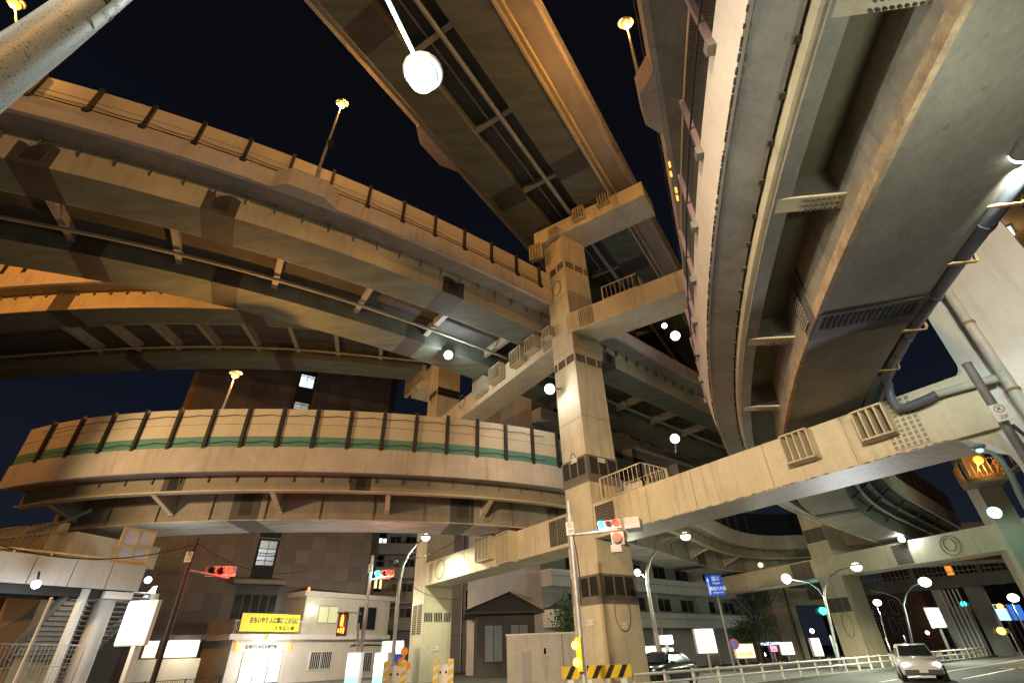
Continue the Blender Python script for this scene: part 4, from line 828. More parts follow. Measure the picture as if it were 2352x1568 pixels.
bn = Facade(kf.P(0, 0, .05), kf.a); B4 = [bn.at(u, v) for u, v in ((557, 1408.5), (691, 1412), (688, 1447), (549, 1443.6))]
bx0, bx1 = B4[3][0], B4[1][0]; bz0, bz1 = ZR-.05+.22, (B4[0][1]+B4[1][1])/2+.05
ban = thing('banner', 'yellow banner with dark lettering on the police box terrace', 'banner', bn.P((bx0+bx1)/2, bz0))
part(ban, 'board', bn.box(bx0, bx1, bz0, bz1, 0, .05), emit('yellow board', (.80, .70, .04), .10)); hh = bz1-bz0  # a faint glow is put into the banner colour
part(ban, 'lettering', text_mb('おもいやり 人に車に この街に', bn.P(bx0+(bx1-bx0)*.55, bz0+hh*.60, .055), kf.a, (0, 0, 1), hh*.37, sx=.66, bold=.04), BLACKP)
part(ban, 'lettering', text_mb('久 松 警 察 署', bn.P(bx0+(bx1-bx0)*.74, bz0+hh*.19, .055), kf.a, (0, 0, 1), hh*.22, bold=.035), BLACKP)

# ------------------------------------------------------------------ footbridge on the left
fl = atr(0, 1264, 28.5); fr = atr(338, 1299, 34); zt = (fl[2]+fr[2])/2; fbf = Facade(fr, fl-fr)
fl = atz(0, 1264, zt); fr = atz(338, 1299, zt); fbf = Facade(fr, fl-fr); fbL = np.linalg.norm((fl-fr)[:2])+6
zb_ = onplane(300, 1356, fbf.p, fbf.n)[2]
fb = thing('footbridge', 'pedestrian footbridge with grey fascia panels and a stair, lower left', 'footbridge', fbf.P(4, 0))
FW = mat('fascia panel', (.40, .38, .35), .6, .08, .6, .25)
for k in range(8):
    w = fbL/8
    if w*k < fbL: part(fb, 'fascia_panel', fbf.box(w*k+.01, w*(k+1)-.02, zb_, zt, 0, -.15), FW)
part(fb, 'deck', fbf.box(0, fbL, zb_+.2, zb_+.5, -.16, -3.0), BEAMG); part(fb, 'end_panel', fbf.box(.0, .08, zb_, zt, -.16, -3.0), FW)
part(fb, 'girder', fbf.box(.3, fbL, zb_-.35, zb_+.19, -.5, -.62), DARKST); part(fb, 'girder', fbf.box(.3, fbL, zb_-.35, zb_+.19, -2.4, -2.52), DARKST)
part(fb, 'top_rail', fbf.box(0, fbL, zt+.12, zt+.19, -.02, -.12), mat('gold rail', (.55, .38, .14), .4)); mb = MB()
for k in range(10): fbf.box(k*fbL/9, k*fbL/9+.07, zt, zt+.12, -.03, -.11, mb)
part(fb, 'rail_post', mb, mat('gold rail', (.55, .38, .14), .4))
cb_ = Facade(fbf.P(0, 0, -1.4), fbf.a); xc = cb_.at(247, 1370)[0]; pc = cb_.P(xc, 0)
part(fb, 'round_column', MB().tube([pc, pc+np.array([0, 0, zb_-.3])], [.42, .42], 24), mat('white column', (.62, .62, .60), .5, .08, .6, .3))
part(fb, 'column_cap', MB().box(pc+np.array([0, 0, zb_-.2]), (1.2, 2.4, .3), fbf.a, fbf.n), WHITE)
# stair climbing away from the street up to the bridge
sa = cb_.at(330, 1370)[0]; sn = 24; s_w = 3.4; sx0 = xc-1.9
for s_ in (0, 1):
    x = sx0+s_*s_w
    part(fb, 'stringer', MB().prism([cb_.P(x, zb_-.05, .4), cb_.P(x, zb_+.4, .4), cb_.P(x, .0, -8.0), cb_.P(x, -.0, -9.0)], fbf.a*.16), WHITE)
    part(fb, 'stair_post', MB().bar(cb_.P(x+.2*(1-2*s_), 0, .9), cb_.P(x+.2*(1-2*s_), zb_, .9), .26), WHITE)
for k in range(sn):
    f = k/sn; part(fb, 'step', MB().box(cb_.P(sx0+s_w/2, zb_*(1-f), .4-8.6*f), (s_w-.1, .34, .06), fbf.a, fbf.n), mat('stair tread', (.16, .16, .16), .6)); 
mb = MB()
for k in range(sn): f = k/sn; mb.box(cb_.P(sx0+s_w/2, zb_*(1-f)+.04, .4-8.6*f+.16), (s_w-.1, .04, .03), fbf.a, fbf.n)
part(fb, 'step_nosing', mb, WHITE)
W4 = [onplane(u, v, fbf.p, fbf.n) for u, v in ((256, 1292), (283, 1209), (359, 1217), (331, 1296))]
gp = thing('screen_panel', 'translucent screen panel in a golden frame at the end of the footbridge', 'screen', fbf.P(1, zt)); x0 = 0.05; x1 = float((W4[0]-fbf.p)@fbf.a); zt2 = float((W4[1][2]+W4[2][2])/2)
part(gp, 'panel', fbf.box(x0, x1, zt, zt2, -.08, -.1), mat('frosted panel', (.46, .44, .50), .4, .06)); mb = MB()
for (a, b, c_, d) in ((x0, x0+.1, zt, zt2), (x1-.1, x1, zt, zt2), (x0+.1, x1-.1, zt2-.1, zt2), (x0+.1, x1-.1, zt, zt+.1), (x0+.1, x1-.1, (zt+zt2)/2-.04, (zt+zt2)/2+.04)): fbf.box(a, b, c_, d, -.05, -.13, mb)
fbf.box((x0+x1)/2-.03, (x0+x1)/2+.03, zt+.1, zt2-.1, -.06, -.12, mb)
part(gp, 'frame', mb, mat('gold rail', (.55, .38, .14), .4))
for i, (u, v, lab) in enumerate(((83, 1341, 'white lamp under the footbridge, left one'), (340, 1331, 'white lamp at the corner end of the footbridge'))):
    p = atr(u, v, 29.5 if i == 0 else 33.3); lt = thing('bridge_lamp', lab, 'lamp', p); part(lt, 'lens', MB().ball(p, .16, 12, 8), emit('led lens', LED, 8)); part(lt, 'bracket', MB().bar(p+np.array([0, 0, .1]), p+np.array([0, 0, .5])+fbf.n*-.3, .06), DARKST)
    light(p+np.array([0, 0, -.25])+fbf.n*.25, LED, 130, .15)
# pier under the left end of the lower ramp
lq = B.P(B.S(120, 1225, 8.0)-1.2, -2.8, 0); ld = B.T(B.S(120, 1225, 8.0)); lnn = B.N(B.S(120, 1225, 8.0))
lp_ = thing('bridge_pier', 'cream pier head with two rows of open steel stoppers behind the footbridge', 'bridge pier', lq)
part(lp_, 'column', MB().column([lq-ld*1.3, lq+ld*1.3, lq+ld*1.3-lnn*2.4, lq-ld*1.3-lnn*2.4], 0, 6.3), PIER)
part(lp_, 'crossbeam', MB().prism([(*(lq-ld*4+lnn*1)[:2], 6.31), (*(lq+ld*3.2+lnn*1)[:2], 6.31), (*(lq+ld*3.2-lnn*4)[:2], 6.31), (*(lq-ld*4-lnn*4)[:2], 6.31)], (0, 0, 1.2)), PIER)
for k, x in enumerate((-.9, 1.5)):
    stopper(lp_, lq+ld*x+lnn*1.0+np.array([0, 0, 6.9]), ld, lnn, 1.9, .95, .7, 6); stopper(lp_, lq+ld*x+lnn*1.0+np.array([0, 0, 7.7]), ld, lnn, 1.9, .5, .5, 6)

# ================================================================== LAMPS
def street_lamp(label, foot, pts, r=.075, lens=.2, lit=MERC, power=900, st=30, group='street lamps', heads=(-1,), head_size=(.55, .24, .16), m=GALV, offset=.35, glow=None):
    """tapered bent pole through pts, a lantern at its end"""
    o = thing('street_lamp', label, 'street lamp', foot, group); P = [np.array(p, float) for p in pts]
    L = len(P); part(o, 'pole', MB().tube(P, [r*(1.25-.65*i/(L-1)) for i in range(L)], 14), m)
    part(o, 'base', MB().tube([P[0], P[0]+np.array([0, 0, .35])], r*2, 12), m)
    d = nrm(P[-1]-P[-2]); hd = P[-1]+d*head_size[0]*.4; sd = nrm(np.cross(d, (0, 0, 1)))
    part(o, 'lamp_head', MB().ball(hd+np.array([0, 0, .06]), 1, 14, 8, (head_size[0]*.62, head_size[0]*.62, head_size[2]*.7)), m)
    part(o, 'lens', MB().ball(hd-np.array([0, 0, .03]), lens, 14, 8, (1, 1, .8)), emit('lens %s %d' % (str(lit), st), lit, st))
    if power: light(hd-np.array([0, 0, lens+.12]), lit, power, .12, 'SPOT', target=hd-np.array([0, 0, 5]), spot=math.radians(165))
    return o
def arc(foot, top, head, n=7):
    foot = np.array(foot, float); top = np.array(top, float); head = np.array(head, float); out = [foot, foot*.5+top*.5, top]
    ctrl = np.array([top[0]+(head[0]-top[0])*.15, top[1]+(head[1]-top[1])*.15, head[2]+.15*abs(head[2]-top[2])])
    for k in range(1, n+1): t = k/n; out.append((1-t)**2*top+2*t*(1-t)*ctrl+t*t*head)
    return out
# near pole, upper left: the tall lamp whose lantern hangs in front of the topmost road
p0, p1, p2 = atr(0, 164, 1.93), atr(112, 83, 1.93), atr(220, 0, 1.93); hl = atr(970, 180, 3.9); ha = atr(888, -5, 3.1); dv = nrm(p2-p1)
pole = [p1-dv*(p1[2])/dv[2]*1.0, p0-dv*.6, p0, p1, p2, p2+dv*1.0, p2+dv*2.2+np.array([.02, .12, 0]), ha+np.array([-.12, -.55, -.02]), ha, hl+np.array([-.06, -.18, .16])]
ls = thing('street_lamp', 'tall lamp on a thick speckled pole at upper left, glaring greenish white', 'street lamp', (pole[0][0], pole[0][1], 0), 'street lamps')
SPK = mat('speckled white pole', (.42, .47, .46), .5, .10, 1.2, 0, fine=.04)
_n = SPK.node_tree; _b = _n.nodes['Principled BSDF']; _old = _b.inputs['Base Color'].links[0].from_socket
_v = _n.nodes.new('ShaderNodeTexNoise'); _v.inputs['Scale'].default_value = 120; _v.inputs['Detail'].default_value = 3; _g = _n.nodes.new('ShaderNodeNewGeometry'); _n.links.new(_g.outputs['Position'], _v.inputs['Vector'])
_r = _n.nodes.new('ShaderNodeValToRGB'); _r.color_ramp.elements[0].position = .60; _r.color_ramp.elements[1].position = .66; _n.links.new(_v.outputs['Fac'], _r.inputs[0])
_m = _n.nodes.new('ShaderNodeMixRGB'); _n.links.new(_r.outputs[0], _m.inputs[0]); _n.links.new(_old, _m.inputs[1]); _m.inputs[2].default_value = (.05, .045, .04, 1); _n.links.new(_m.outputs[0], _b.inputs['Base Color'])
part(ls, 'pole', MB().tube(pole[:7], [.088, .082, .077, .0745, .072, .066, .055], 28), SPK); part(ls, 'arm', MB().tube(pole[6:], [.055, .04, .035, .03], 14), SPK)
part(ls, 'lamp_head', MB().ball(hl+np.array([0, 0, .17]), 1, 16, 8, (.30, .30, .12)), GALV); part(ls, 'lens', MB().ball(hl, .20, 18, 12), emit('flood lens', (.93, 1, .85), 14))
light(hl-np.array([0, 0, .36]), (.88, 1, .92), 620, .15)
ax = nrm(p2-p0); vw = C0-p1; vw = nrm(vw-ax*(vw@ax)); sd_ = nrm(np.cross(ax, vw)); nn_ = np.cross(sd_, ax)
if sd_@R[:, 0] < 0: sd_ = -sd_
def on_pole(t, ang, rr):  # point on the pole skin
    c_ = p0+(p2-p0)*t; return c_+rr*(sd_*math.sin(ang)+vw*math.cos(ang))
lab = MB()
for i in range(8):
    for j in range(9):
        if i < 7 and j < 8:
            q = [on_pole(.70+.060*(i+di), .40+.075*(j+dj), .0775) for di, dj in ((0, 0), (1, 0), (1, 1), (0, 1))]; lab.add(q, [(0, 1, 2, 3)])
part(ls, 'label_plate', lab, mat('label paint', (.50, .55, .52), .5, .04))
for body, t, hgt in (('470', 1.0, .034), ('00', .86, .04)):
    pc_ = on_pole(t, .72, .0785); part(ls, 'plate_lettering', text_mb(body, pc_, nrm(np.cross(ax, nrm(pc_-(p0+(p2-p0)*t)))), ax, hgt, .002), BAND)
part(ls, 'strap', MB().tube([p2-ax*.05, p2-ax*.02], .0755, 20), mat('green strap', (.03, .10, .06), .6))

# curved street lamps over the crossing
def lamp_px(label, head, base, tops, r, lit=MERC, power=900, st=30, rad=.085, lens=.2):
    H = atr(*head, r); F = atr(*base, r); T = [atr(u, v, r) for u, v in tops]; F = np.array([T[0][0], T[0][1], 0])
    return street_lamp(label, F, [F, np.array([F[0], F[1], 2.0])]+T+[H], rad, lens, lit, power, st)
lamp_px('pale curved street lamp lighting the lower left crossbeam beside the police box', (972, 1237), (905, 1560), [(905, 1480), (917, 1340), (925, 1300), (938, 1272), (955, 1250)], 36.3, MERC, 2600, 6, .11, .30)
l2 = lamp_px('pale curved street lamp just right of the tall pier base', (1566, 1232), (1515, 1560), [(1500, 1420), (1487, 1340), (1486, 1312), (1494, 1282), (1512, 1258), (1540, 1240)], 33, MERC, 2000, 6, .10, .30)
p = atr(1464, 1314, 33); part(l2, 'side_arm', MB().tube([atr(1486, 1330, 33), atr(1476, 1318, 33), p], .04, 8), GALV); part(l2, 'lens', MB().ball(p, .2, 12, 8), emit('lens small', MERC, 6)); light(p-np.array([0, 0, .35]), MERC, 300, .1)
l3 = lamp_px('twin armed street lamp in front of the far frame pier, brighter right arm', (1958, 1302), (1935, 1560), [(1935, 1540), (1905, 1420), (1893, 1370), (1895, 1345), (1908, 1322), (1930, 1308)], 41, MERC, 4200, 6, .08, .32)
p = atr(1806, 1328, 41); part(l3, 'side_arm', MB().tube([atr(1893, 1372, 41), atr(1880, 1352, 41), atr(1855, 1335, 41), p], .05, 8), GALV); part(l3, 'lens', MB().ball(p, .30, 12, 8), emit('lens small', MERC, 6)); light(p-np.array([0, 0, .5]), MERC, 500, .1)
l4 = lamp_px('far twin armed street lamp above the avenue, right of the frame pier', (2118, 1337), (2110, 1560), [(2110, 1545), (2085, 1430), (2075, 1388), (2080, 1365), (2095, 1345)], 62, MERC, 5000, 6, .10, .5)
part(l4, 'side_arm', MB().tube([atr(2075, 1390, 62), atr(2060, 1372, 62), atr(2030, 1360, 62), atr(1995, 1355, 62)], .06, 8), GALV)
lamp_px('small far street lamp near the brick building', (2013, 1386), (2040, 1500), [(2040, 1480), (2022, 1412), (2016, 1398), (2011, 1390)], 82, MERC, 3000, 6, .09, .45)
lamp_px('street lamp at the far right edge of the avenue', (2326, 1376), (2352, 1440), [(2352, 1440), (2330, 1400), (2325, 1388), (2325, 1382)], 80, (1, .92, .75), 900, 6, .10, .5)
# tall sodium lamps on the elevated roads
def sodium(label, head, r_or_pt, foot, power, lens=.23, base_pt=None):
    H = np.array(r_or_pt, float); F = np.array(foot, float)
    o = thing('road_lamp', label, 'street lamp', F, 'sodium lamps on the elevated roads'); part(o, 'pole', MB().tube([F, F*.5+H*.5, F*.06+H*.94, H], [.09, .07, .05, .04], 10), GALV)
    part(o, 'lamp_head', MB().ball(H+np.array([0, 0, .13]), 1, 12, 6, (.42, .3, .10)), GALV); part(o, 'lens', MB().ball(H, lens, 14, 8), emit('sodium lens', (1, .40, .055), 2.3)); light(H-np.array([0, 0, lens+.15]), SOD, power, .12); return o
qb = A.S(715, 425, 22.0); f_ = A.P(qb+.3, 2.0, 22.5); H = onplane(785, 240, f_, nrm((f_-C0)*[1, 1, 0])); o_ = sodium('sodium lamp rising from the bracket on the long viaduct parapet', None, H, f_, 2600)
part(o_, 'junction_box', MB().box(f_*.55+H*.45+np.array([.15, 0, 0]), (.25, .2, .45)), DARKST)
f_ = E_.P(E_.S(1508, 240, 20.3)+.2, -.45, 21.5); H = onplane(1438, 56, f_, nrm((f_-C0)*[1, 1, 0])); sodium('sodium lamp above the wire mesh fence, top centre right', None, H, f_, 2300)
H = atr(541, 860, 29.5); f_ = atr(519, 942, 29.5); f_ = np.array([H[0]*.6+f_[0]*.4, H[1]*.6+f_[1]*.4, 10.2]); f_ = B.P((np.array([H[0], H[1]])-B.m)@B.a-.7, -1.2, 10.15); H = onplane(541, 860, f_, nrm((f_-C0)*[1, 1, 0])); sodium('sodium lamp standing behind the cream and green barrier', None, H, f_, 3600)
H = atr(36, 12, 17); f_ = H*[1.0, 1.0, 0]+np.array([-.6, .4, 12]); 
H = atr(34, 10, 24); sodium('sodium lamp at the top left corner behind the speckled pole', None, H, A.P((H[:2]-A.m)@A.a-1.0, -9.8, 22.4), 450)
H = atr(2247, 1056, 42); st = thing('stair_tower', 'amber lit stair tower with a railed landing, far right under the beam', 'stair tower', (H[0], H[1], 0))
sF = Facade(atr(2225, 1080, 44), (.85, -.52)); x0, _ = sF.at(2205, 1050); x1, _ = sF.at(2262, 1050); part(st, 'wall', sF.box(x0, x1, 0, sF.at(2210, 1030)[1], 0, -3), mat('tower wall', (.50, .42, .32), .7, .1))
xa, za = sF.at(2210, 1118); xb, zb2 = sF.at(2298, 1105); part(st, 'landing', sF.box(xa, xb, za-.25, za, .0, 2.0), BEAMG); railing(st, [sF.P(xa, 0, 0)[:2], sF.P(xa, 0, 2)[:2], sF.P(xb, 0, 2)[:2], sF.P(xb, 0, 0)[:2]], za, 1.1, mat('orange rail', (.5, .33, .15), .5))
for k in range(14): part(st, 'step', sF.box(xb+.1+.32*k, xb+.45+.32*k, za+.2*k, za+.2*k+.05, .3, 1.7), BEAMG)
mb = MB(); mb.bar(sF.P(xb, za+1.1, 1.7), sF.P(xb+4.6, za+4.0, 1.7), .06); mb.bar(sF.P(xb, za, 1.7), sF.P(xb+4.6, za+2.9, 1.7), .12)
for k in range(15): mb.bar(sF.P(xb+.32*k, za+.2*k, 1.7), sF.P(xb+.32*k, za+.2*k+1.1, 1.7), .03)
part(st, 'stair_rail', mb, mat('orange rail', (.5, .33, .15), .5)); part(st, 'lamp_pole', MB().tube([sF.P(xb-1.4, za, 1.4), H], .04, 8), GALV); part(st, 'lamp_lens', MB().ball(H, .26, 12, 8), emit('sodium lens', (1, .40, .055), 2.3)); light(H-np.array([0, 0, .5]), SOD, 90, .1)
# white floodlights under the structures
def flood(label, pos, tgt, power, mount, col=LED, lens=.32, st=6, spot=False):
    pos = np.array(pos, float); d = nrm(np.array(tgt)-pos); o = thing('floodlight', label, 'floodlight', pos, 'white floodlights under the roads')
    part(o, 'housing', MB().tube([pos-d*.35, pos-d*.05], [lens*.7, lens*1.05], 14), BAND); part(o, 'lens', MB().ball(pos, lens, 14, 9), emit('flood lens %s %.1f' % (str(col), st), col, st)); part(o, 'bracket', MB().bar(pos-d*.3, mount, .06), BAND)
    light(pos+d*(lens+.2), col, power, .15, 'SPOT' if spot else 'POINT', target=np.array(tgt, float), spot=1.35)
p = atr(1030, 815, 29.6); flood('white floodlight under the long viaduct, above the far column', p, p+np.array([.3, -.6, -.6]), 500, A.P((p[:2]-A.m)@A.a, -6.5, 20.1))
p = atr(1263, 893, 25.6); flood('white floodlight fixed to the left side of the tall pier', p, p+np.array([-.6, -.6, -.5]), 150, Mp+e1*1.5+np.array([0, 0, p[2]+.2]))
p = atr(1551, 771, 29.8); flood('white floodlight behind the middle right arm, larger one', p, p+np.array([-.4, -.6, -.7]), 80, p+np.array([.3, .3, .9])); p = atr(1526, 748, 31.5); flood('small square floodlight just above the larger one beside the fence', p, p+np.array([-.4, -.6, -.7]), 40, p+np.array([.3, .3, .9]), lens=.2)
p = atr(1550, 1007, 34); flood('white floodlight below the long viaduct right of the tall pier', p, p+np.array([-.4, -.7, -.4]), 110, p+np.array([.1, .8, -.8]))
p = onplane(2284, 1176, Hp-h2*3, h2); flood('pale green floodlight panel above the far crossbeam, right edge', p, p+np.array([-.5, -.5, -.6]), 160, p+np.array([.5, .3, .6]), col=(.45, 1, .80), lens=.34, st=2.2)
p = onplane(2071, 1238, Hp-h2*.3, h2); flood('white floodlight resting on the far crossbeam', p, p+np.array([-.5, -.7, .5]), 320, p+np.array([.2, .2, -.5]), lens=.22); p = onplane(1747, 1297, Hp-h2*.2, h2); flood('pale round lamp above the left part of the far crossbeam', p, p+np.array([-.5, -.7, .5]), 0.01, p+np.array([.2, .2, -.5]), lens=.26, st=1, col=(.9, .75, .6))
light(atr(2349, 352, 6.9), (.95, 1, .82), 150, .15)  # added light without a fixture, brightens the near soffit
p = atr(2348, 352, 9.6); flood('white floodlight at the right edge beside the dark drain pipe', p, p+np.array([.66, .90, .25]), 1700, p+np.array([.4, .2, .2]), lens=.16, col=(.93, 1, .88), spot=True)
# teal lamp arm at the right
F = atr(2352, 1160, 17); F = np.array([F[0], F[1], 0]); pts = [F, F+np.array([0, 0, 3])]+[atr(u, v, 17) for u, v in ((2345, 1140), (2322, 1090), (2300, 1058), (2280, 1040), (2262, 1035))]
street_lamp('slim unlit lamp with a teal curved arm beside the right frame leg', F, pts, .07, .08, (.6, 1, .9), 0, 1, head_size=(.28, .2, .1), m=mat('teal grey paint', (.20, .30, .31), .45, .1))

# ================================================================== SIGNALS
def lens_m(n, col, st): return emit('signal '+n, col, st)
GRN, REDL, OFF_ = ('green', (.02, .95, .75), 10), ('red', (1, .028, .015), 4), None
def traffic_signal(label, pole_px, r, arm0, arm1, row0, row1, states, normal, sc=1.0, extra=None, pole_m=GALV, top=None, hoods=True, zipb=None):
    F = atr(*pole_px[-1], r); T = atr(*pole_px[0], r); F = np.array([T[0]*.5+F[0]*.5, T[1]*.5+F[1]*.5, 0]); T = np.array([F[0], F[1], T[2]])
    o = thing('traffic_signal', label, 'traffic light', F, 'traffic lights'); part(o, 'pole', MB().tube([F, F*.5+T*.5, T], [.11, .1, .09], 14), pole_m)
    n = nrm(normal); a = np.array([-n[1], n[0], 0]); 
    if a@(atr(*row1, r)-atr(*row0, r)) < 0: a = -a
    c0 = atr(*row0, r); c1 = atr(*row1, r); cc = (c0+c1)/2; cc = np.array([cc[0], cc[1], cc[2]]); sp_ = .40*sc
    part(o, 'arm', MB().tube([np.array([F[0], F[1], atr(*arm0, r)[2]]), cc+np.array([0, 0, -.28*sc])+a*.4*sc-n*.1], .05, 10), GALV)
    h = part(o, 'signal_housing', MB().box(cc-n*.08, (1.26*sc, .14, .44*sc), a, n), mat('signal grey', (.42, .42, .42), .4, .05))
    for i, s_ in enumerate(states):
        q = cc+a*(i-1)*sp_; nm, col, st = s_ if s_ else ('off', (.03, .03, .03), 0)
        part(h, 'lens', MB().disc(q, n, .155*sc, .03), lens_m(nm, col, st) if s_ else glass('dark lens', (.02, .02, .02)))
        hb = MB()
        for k in range(11):
            t0, t1 = math.radians(-20+20*k), math.radians(-20+20*(k+1))
            f_ = lambda t, d: q+a*math.cos(t)*.175*sc+np.array([0, 0, math.sin(t)*.175*sc])+n*d
            hb.add([f_(t0, 0), f_(t1, 0), f_(t1, .30*sc), f_(t0, .30*sc)], [(0, 1, 2, 3)])
        part(h, 'visor', hb, mat('signal grey', (.42, .42, .42), .4, .05))
        if s_: light(q+n*.45, col, (150 if col[0] > .5 else 60)*sc, .1)
    if zipb: part(o, 'sign_plate', MB().box(atr(*zipb, r-.15), (.26, .03, .42), a, n), WHITE); part(o, 'plate_lettering', text_mb('Ⓚ', atr(*zipb, r-.17)+np.array([0, 0, .09]), a if (a@np.array([1, 0, 0])) > 0 else -a, (0, 0, 1), .22), BLACKP); part(o, 'plate_lettering', text_mb('ZIP', atr(*zipb, r-.17)-np.array([0, 0, .1]), a if (a@np.array([1, 0, 0])) > 0 else -a, (0, 0, 1), .14), BLACKP)
    return o, cc, a, n, F
sv = nrm((-.5, -.86, 0))
o, cc, a, n, F = traffic_signal('signal showing green and red in front of the tall pier', [(1305, 1150), (1318, 1300)], 17.2, (1313, 1228), (1400, 1202), (1385, 1208), (1413, 1199), [GRN, None, REDL], nrm((-.35, -.93, 0)), .62, zipb=(1309, 1213))
b_ = part(o, 'arrow_housing', MB().box(cc+a*.22+np.array([0, 0, -.46])-n*.08, (.42, .14, .40), a, n), mat('signal grey', (.42, .42, .42), .4, .05)); part(b_, 'lens', MB().disc(cc+a*.22+np.array([0, 0, -.46]), n, .13, .02), glass('dark lens', (.02, .02, .02))); part(b_, 'visor', MB().tube([cc+a*.22+np.array([0, 0, -.46]), cc+a*.22+np.array([0, 0, -.46])+n*.16], [.155, .165], 14), BAND)
part(o, 'rear_housing', MB().box(cc+a*.75-n*.45, (.5, .75, .34), a, n), mat('signal grey', (.42, .42, .42), .4, .05))
part(o, 'lower_housing', MB().box(cc+a*.15+np.array([0, 0, -.78]), (.34, .25, .22), a, n), mat('signal grey', (.42, .42, .42), .4, .05))
part(o, 'cable', MB().tube([F+np.array([.03, -.12, 5.0]), F+np.array([.12, -.13, 4.3]), F+np.array([.15, -.13, 3.4]), F+np.array([.08, -.13, 2.8])], .02, 6), CABLE)
tb = mat('amber box', (.65, .42, .03), .4)
for z, lab in ((2.45, 0), (2.1, 0)):
    pass
ys = thing('warning_signal', 'amber pair of blinker lamps low on the post before the tall pier', 'warning light', F+np.array([-.16, -.1, 1.3])); q = atr(1326, 1501, 17.0)
part(ys, 'housing', MB().box(q+np.array([.04, 0, 0]), (.16, .24, .85)), tb)
for dz in (.22, -.2): part(ys, 'lens', MB().disc(q+np.array([-.03, -.13, dz]), nrm((-.4, -.9, 0)), .11, .06), emit('amber lens', (1, .55, .04), 9)); light(q+np.array([-.1, -.5, dz]), (1, .6, .1), 6, .08)
traffic_signal('signal showing green and red beside the police box corner', [(857, 1275), (835, 1440)], 30, (848, 1330), (880, 1318), (874, 1319), (893, 1314), [GRN, None, REDL], nrm((-.15, -.98, 0)), .85, zipb=(851, 1305))
traffic_signal('signal glowing red in front of the dark office tower', [(447, 1235), (410, 1400)], 27, (425, 1308), (500, 1311), (491, 1309), (524, 1312), [None, None, REDL], nrm((.25, -.96, 0)), .95, pole_m=DARKST, zipb=(433, 1278))
# pedestrian signal by the police box
q = atr(787, 1433, 29); ps = thing('pedestrian_signal', 'red pedestrian signal with a standing figure by the police box', 'traffic light', q*[1, 1, 0]); n = nrm((-.1, -1, 0)); a = np.array([1, -.1, 0])
part(ps, 'housing', MB().box(q, (.46, .2, 1.0), a, n), DARKST); 
fg = MB(); fg.ball(q+n*.13+np.array([0, 0, .36]), .06, 10, 6); fg.box(q+n*.13+np.array([0, 0, .19]), (.14, .03, .22), a, n); fg.box(q+n*.13+np.array([-.04, 0, .02]), (.055, .03, .2), a, n); fg.box(q+n*.13+np.array([.04, 0, .02]), (.055, .03, .2), a, n)
part(ps, 'red_figure', fg, emit('signal figure', (1, .10, .01), 14)); part(ps, 'visor', MB().box(q+n*.22+np.array([0, 0, .5]), (.5, .24, .03), a, n), DARKST)
cd_ = MB()
for k in range(3): cd_.box(q+n*.13+np.array([-.12+.12*k, 0, -.26]), (.06, .03, .16+.05*k), a, n)
part(ps, 'countdown_bars', cd_, emit('signal figure', (1, .10, .01), 14)); light(q+n*.5, (1, .1, .02), 15, .1)
part(ps, 'post', MB().tube([atr(818, 1560, 29.3)*[1, 1, 0], atr(824, 1430, 29.3)], .06, 8), GALV); part(ps, 'arm', MB().bar(q+np.array([0, 0, .55]), atr(830, 1408, 29.2), .05), GALV)
# utility post with ZIP plate at the right edge
T = atr(2222, 838, 7.6); F = np.array([T[0], T[1], 0]); up = thing('utility_post', 'grey steel post with a small ZIP plate before the right pier', 'post', F); part(up, 'post', MB().tube([F, T], .048, 18), mat('dull steel', (.15, .155, .16), .5, .2, 3)); part(up, 'cap', MB().disc(T, (0, 0, 1), .052, .02), BAND)
q = atr(2300, 946, 7.48); vn = nrm((C0-q)*[1, 1, 0]); va = np.array([vn[1], -vn[0], 0]); va = va if va@np.array([1, 0, 0]) > 0 else -va
part(up, 'sign_plate', MB().box(q, (.15, .012, .20), va, vn), WHITE); part(up, 'plate_lettering', text_mb('Ⓚ', q+vn*.008+np.array([0, 0, .035]), va, (0, 0, 1), .11), BLACKP); part(up, 'plate_lettering', text_mb('ZIP', q+vn*.008+np.array([0, 0, -.06]), va, (0, 0, 1), .055), BLACKP)
part(up, 'cable', MB().tube([q+vn*-.02+np.array([.03, 0, -.15]), q+np.array([.12, -.1, -.6]), q+np.array([.03, 0, -1.4])], .018, 6), CABLE)
# blue direction sign
rS = 40; W4 = [atr(u, v, rS) for u, v in ((1617.5, 1323), (1654.5, 1317.5), (1667.5, 1363.5), (1629.5, 1369.5))]; sc_ = sum(W4)/4; sf = Facade(sc_, W4[1]-W4[0]); bs = thing('direction_sign', 'blue overhead direction sign with white arrow and place names', 'road sign', sc_*[1, 1, 0])
w_ = np.linalg.norm((W4[1]-W4[0])[:2]); h_ = float((W4[0][2]-W4[3][2]+W4[1][2]-W4[2][2])/2); x_, z_ = float((sc_-sf.p)@sf.a), float(sc_[2])
part(bs, 'board', sf.box(x_-w_/2, x_+w_/2, z_-h_/2, z_+h_/2, 0, .05), emit('sign blue', (.012, .07, .52), .55)); WHE = emit('sign white', (.8, .85, .9), .5)
for body, dx, dz, hh in (('深川', .10, .30, .30), ('Fukagawa', .12, .10, .15), ('隅田川大橋', .12, -.18, .25), ('Sumidagawa Ohashi', .12, -.36, .10)): part(bs, 'lettering', text_mb(body, sf.P(x_+dx*w_, z_+dz*h_, .055), sf.a, (0, 0, 1), hh*1.1, sx=.8, bold=.015), WHE)
am = MB(); sf.box(x_-.40*w_, x_-.34*w_, z_-.42*h_, z_+.28*h_, .051, .058, am); am.prism([sf.P(x_-.46*w_, z_+.22*h_, .051), sf.P(x_-.28*w_, z_+.22*h_, .051), sf.P(x_-.37*w_, z_+.42*h_, .051)], sf.n*.008); part(bs, 'arrow', am, WHE)
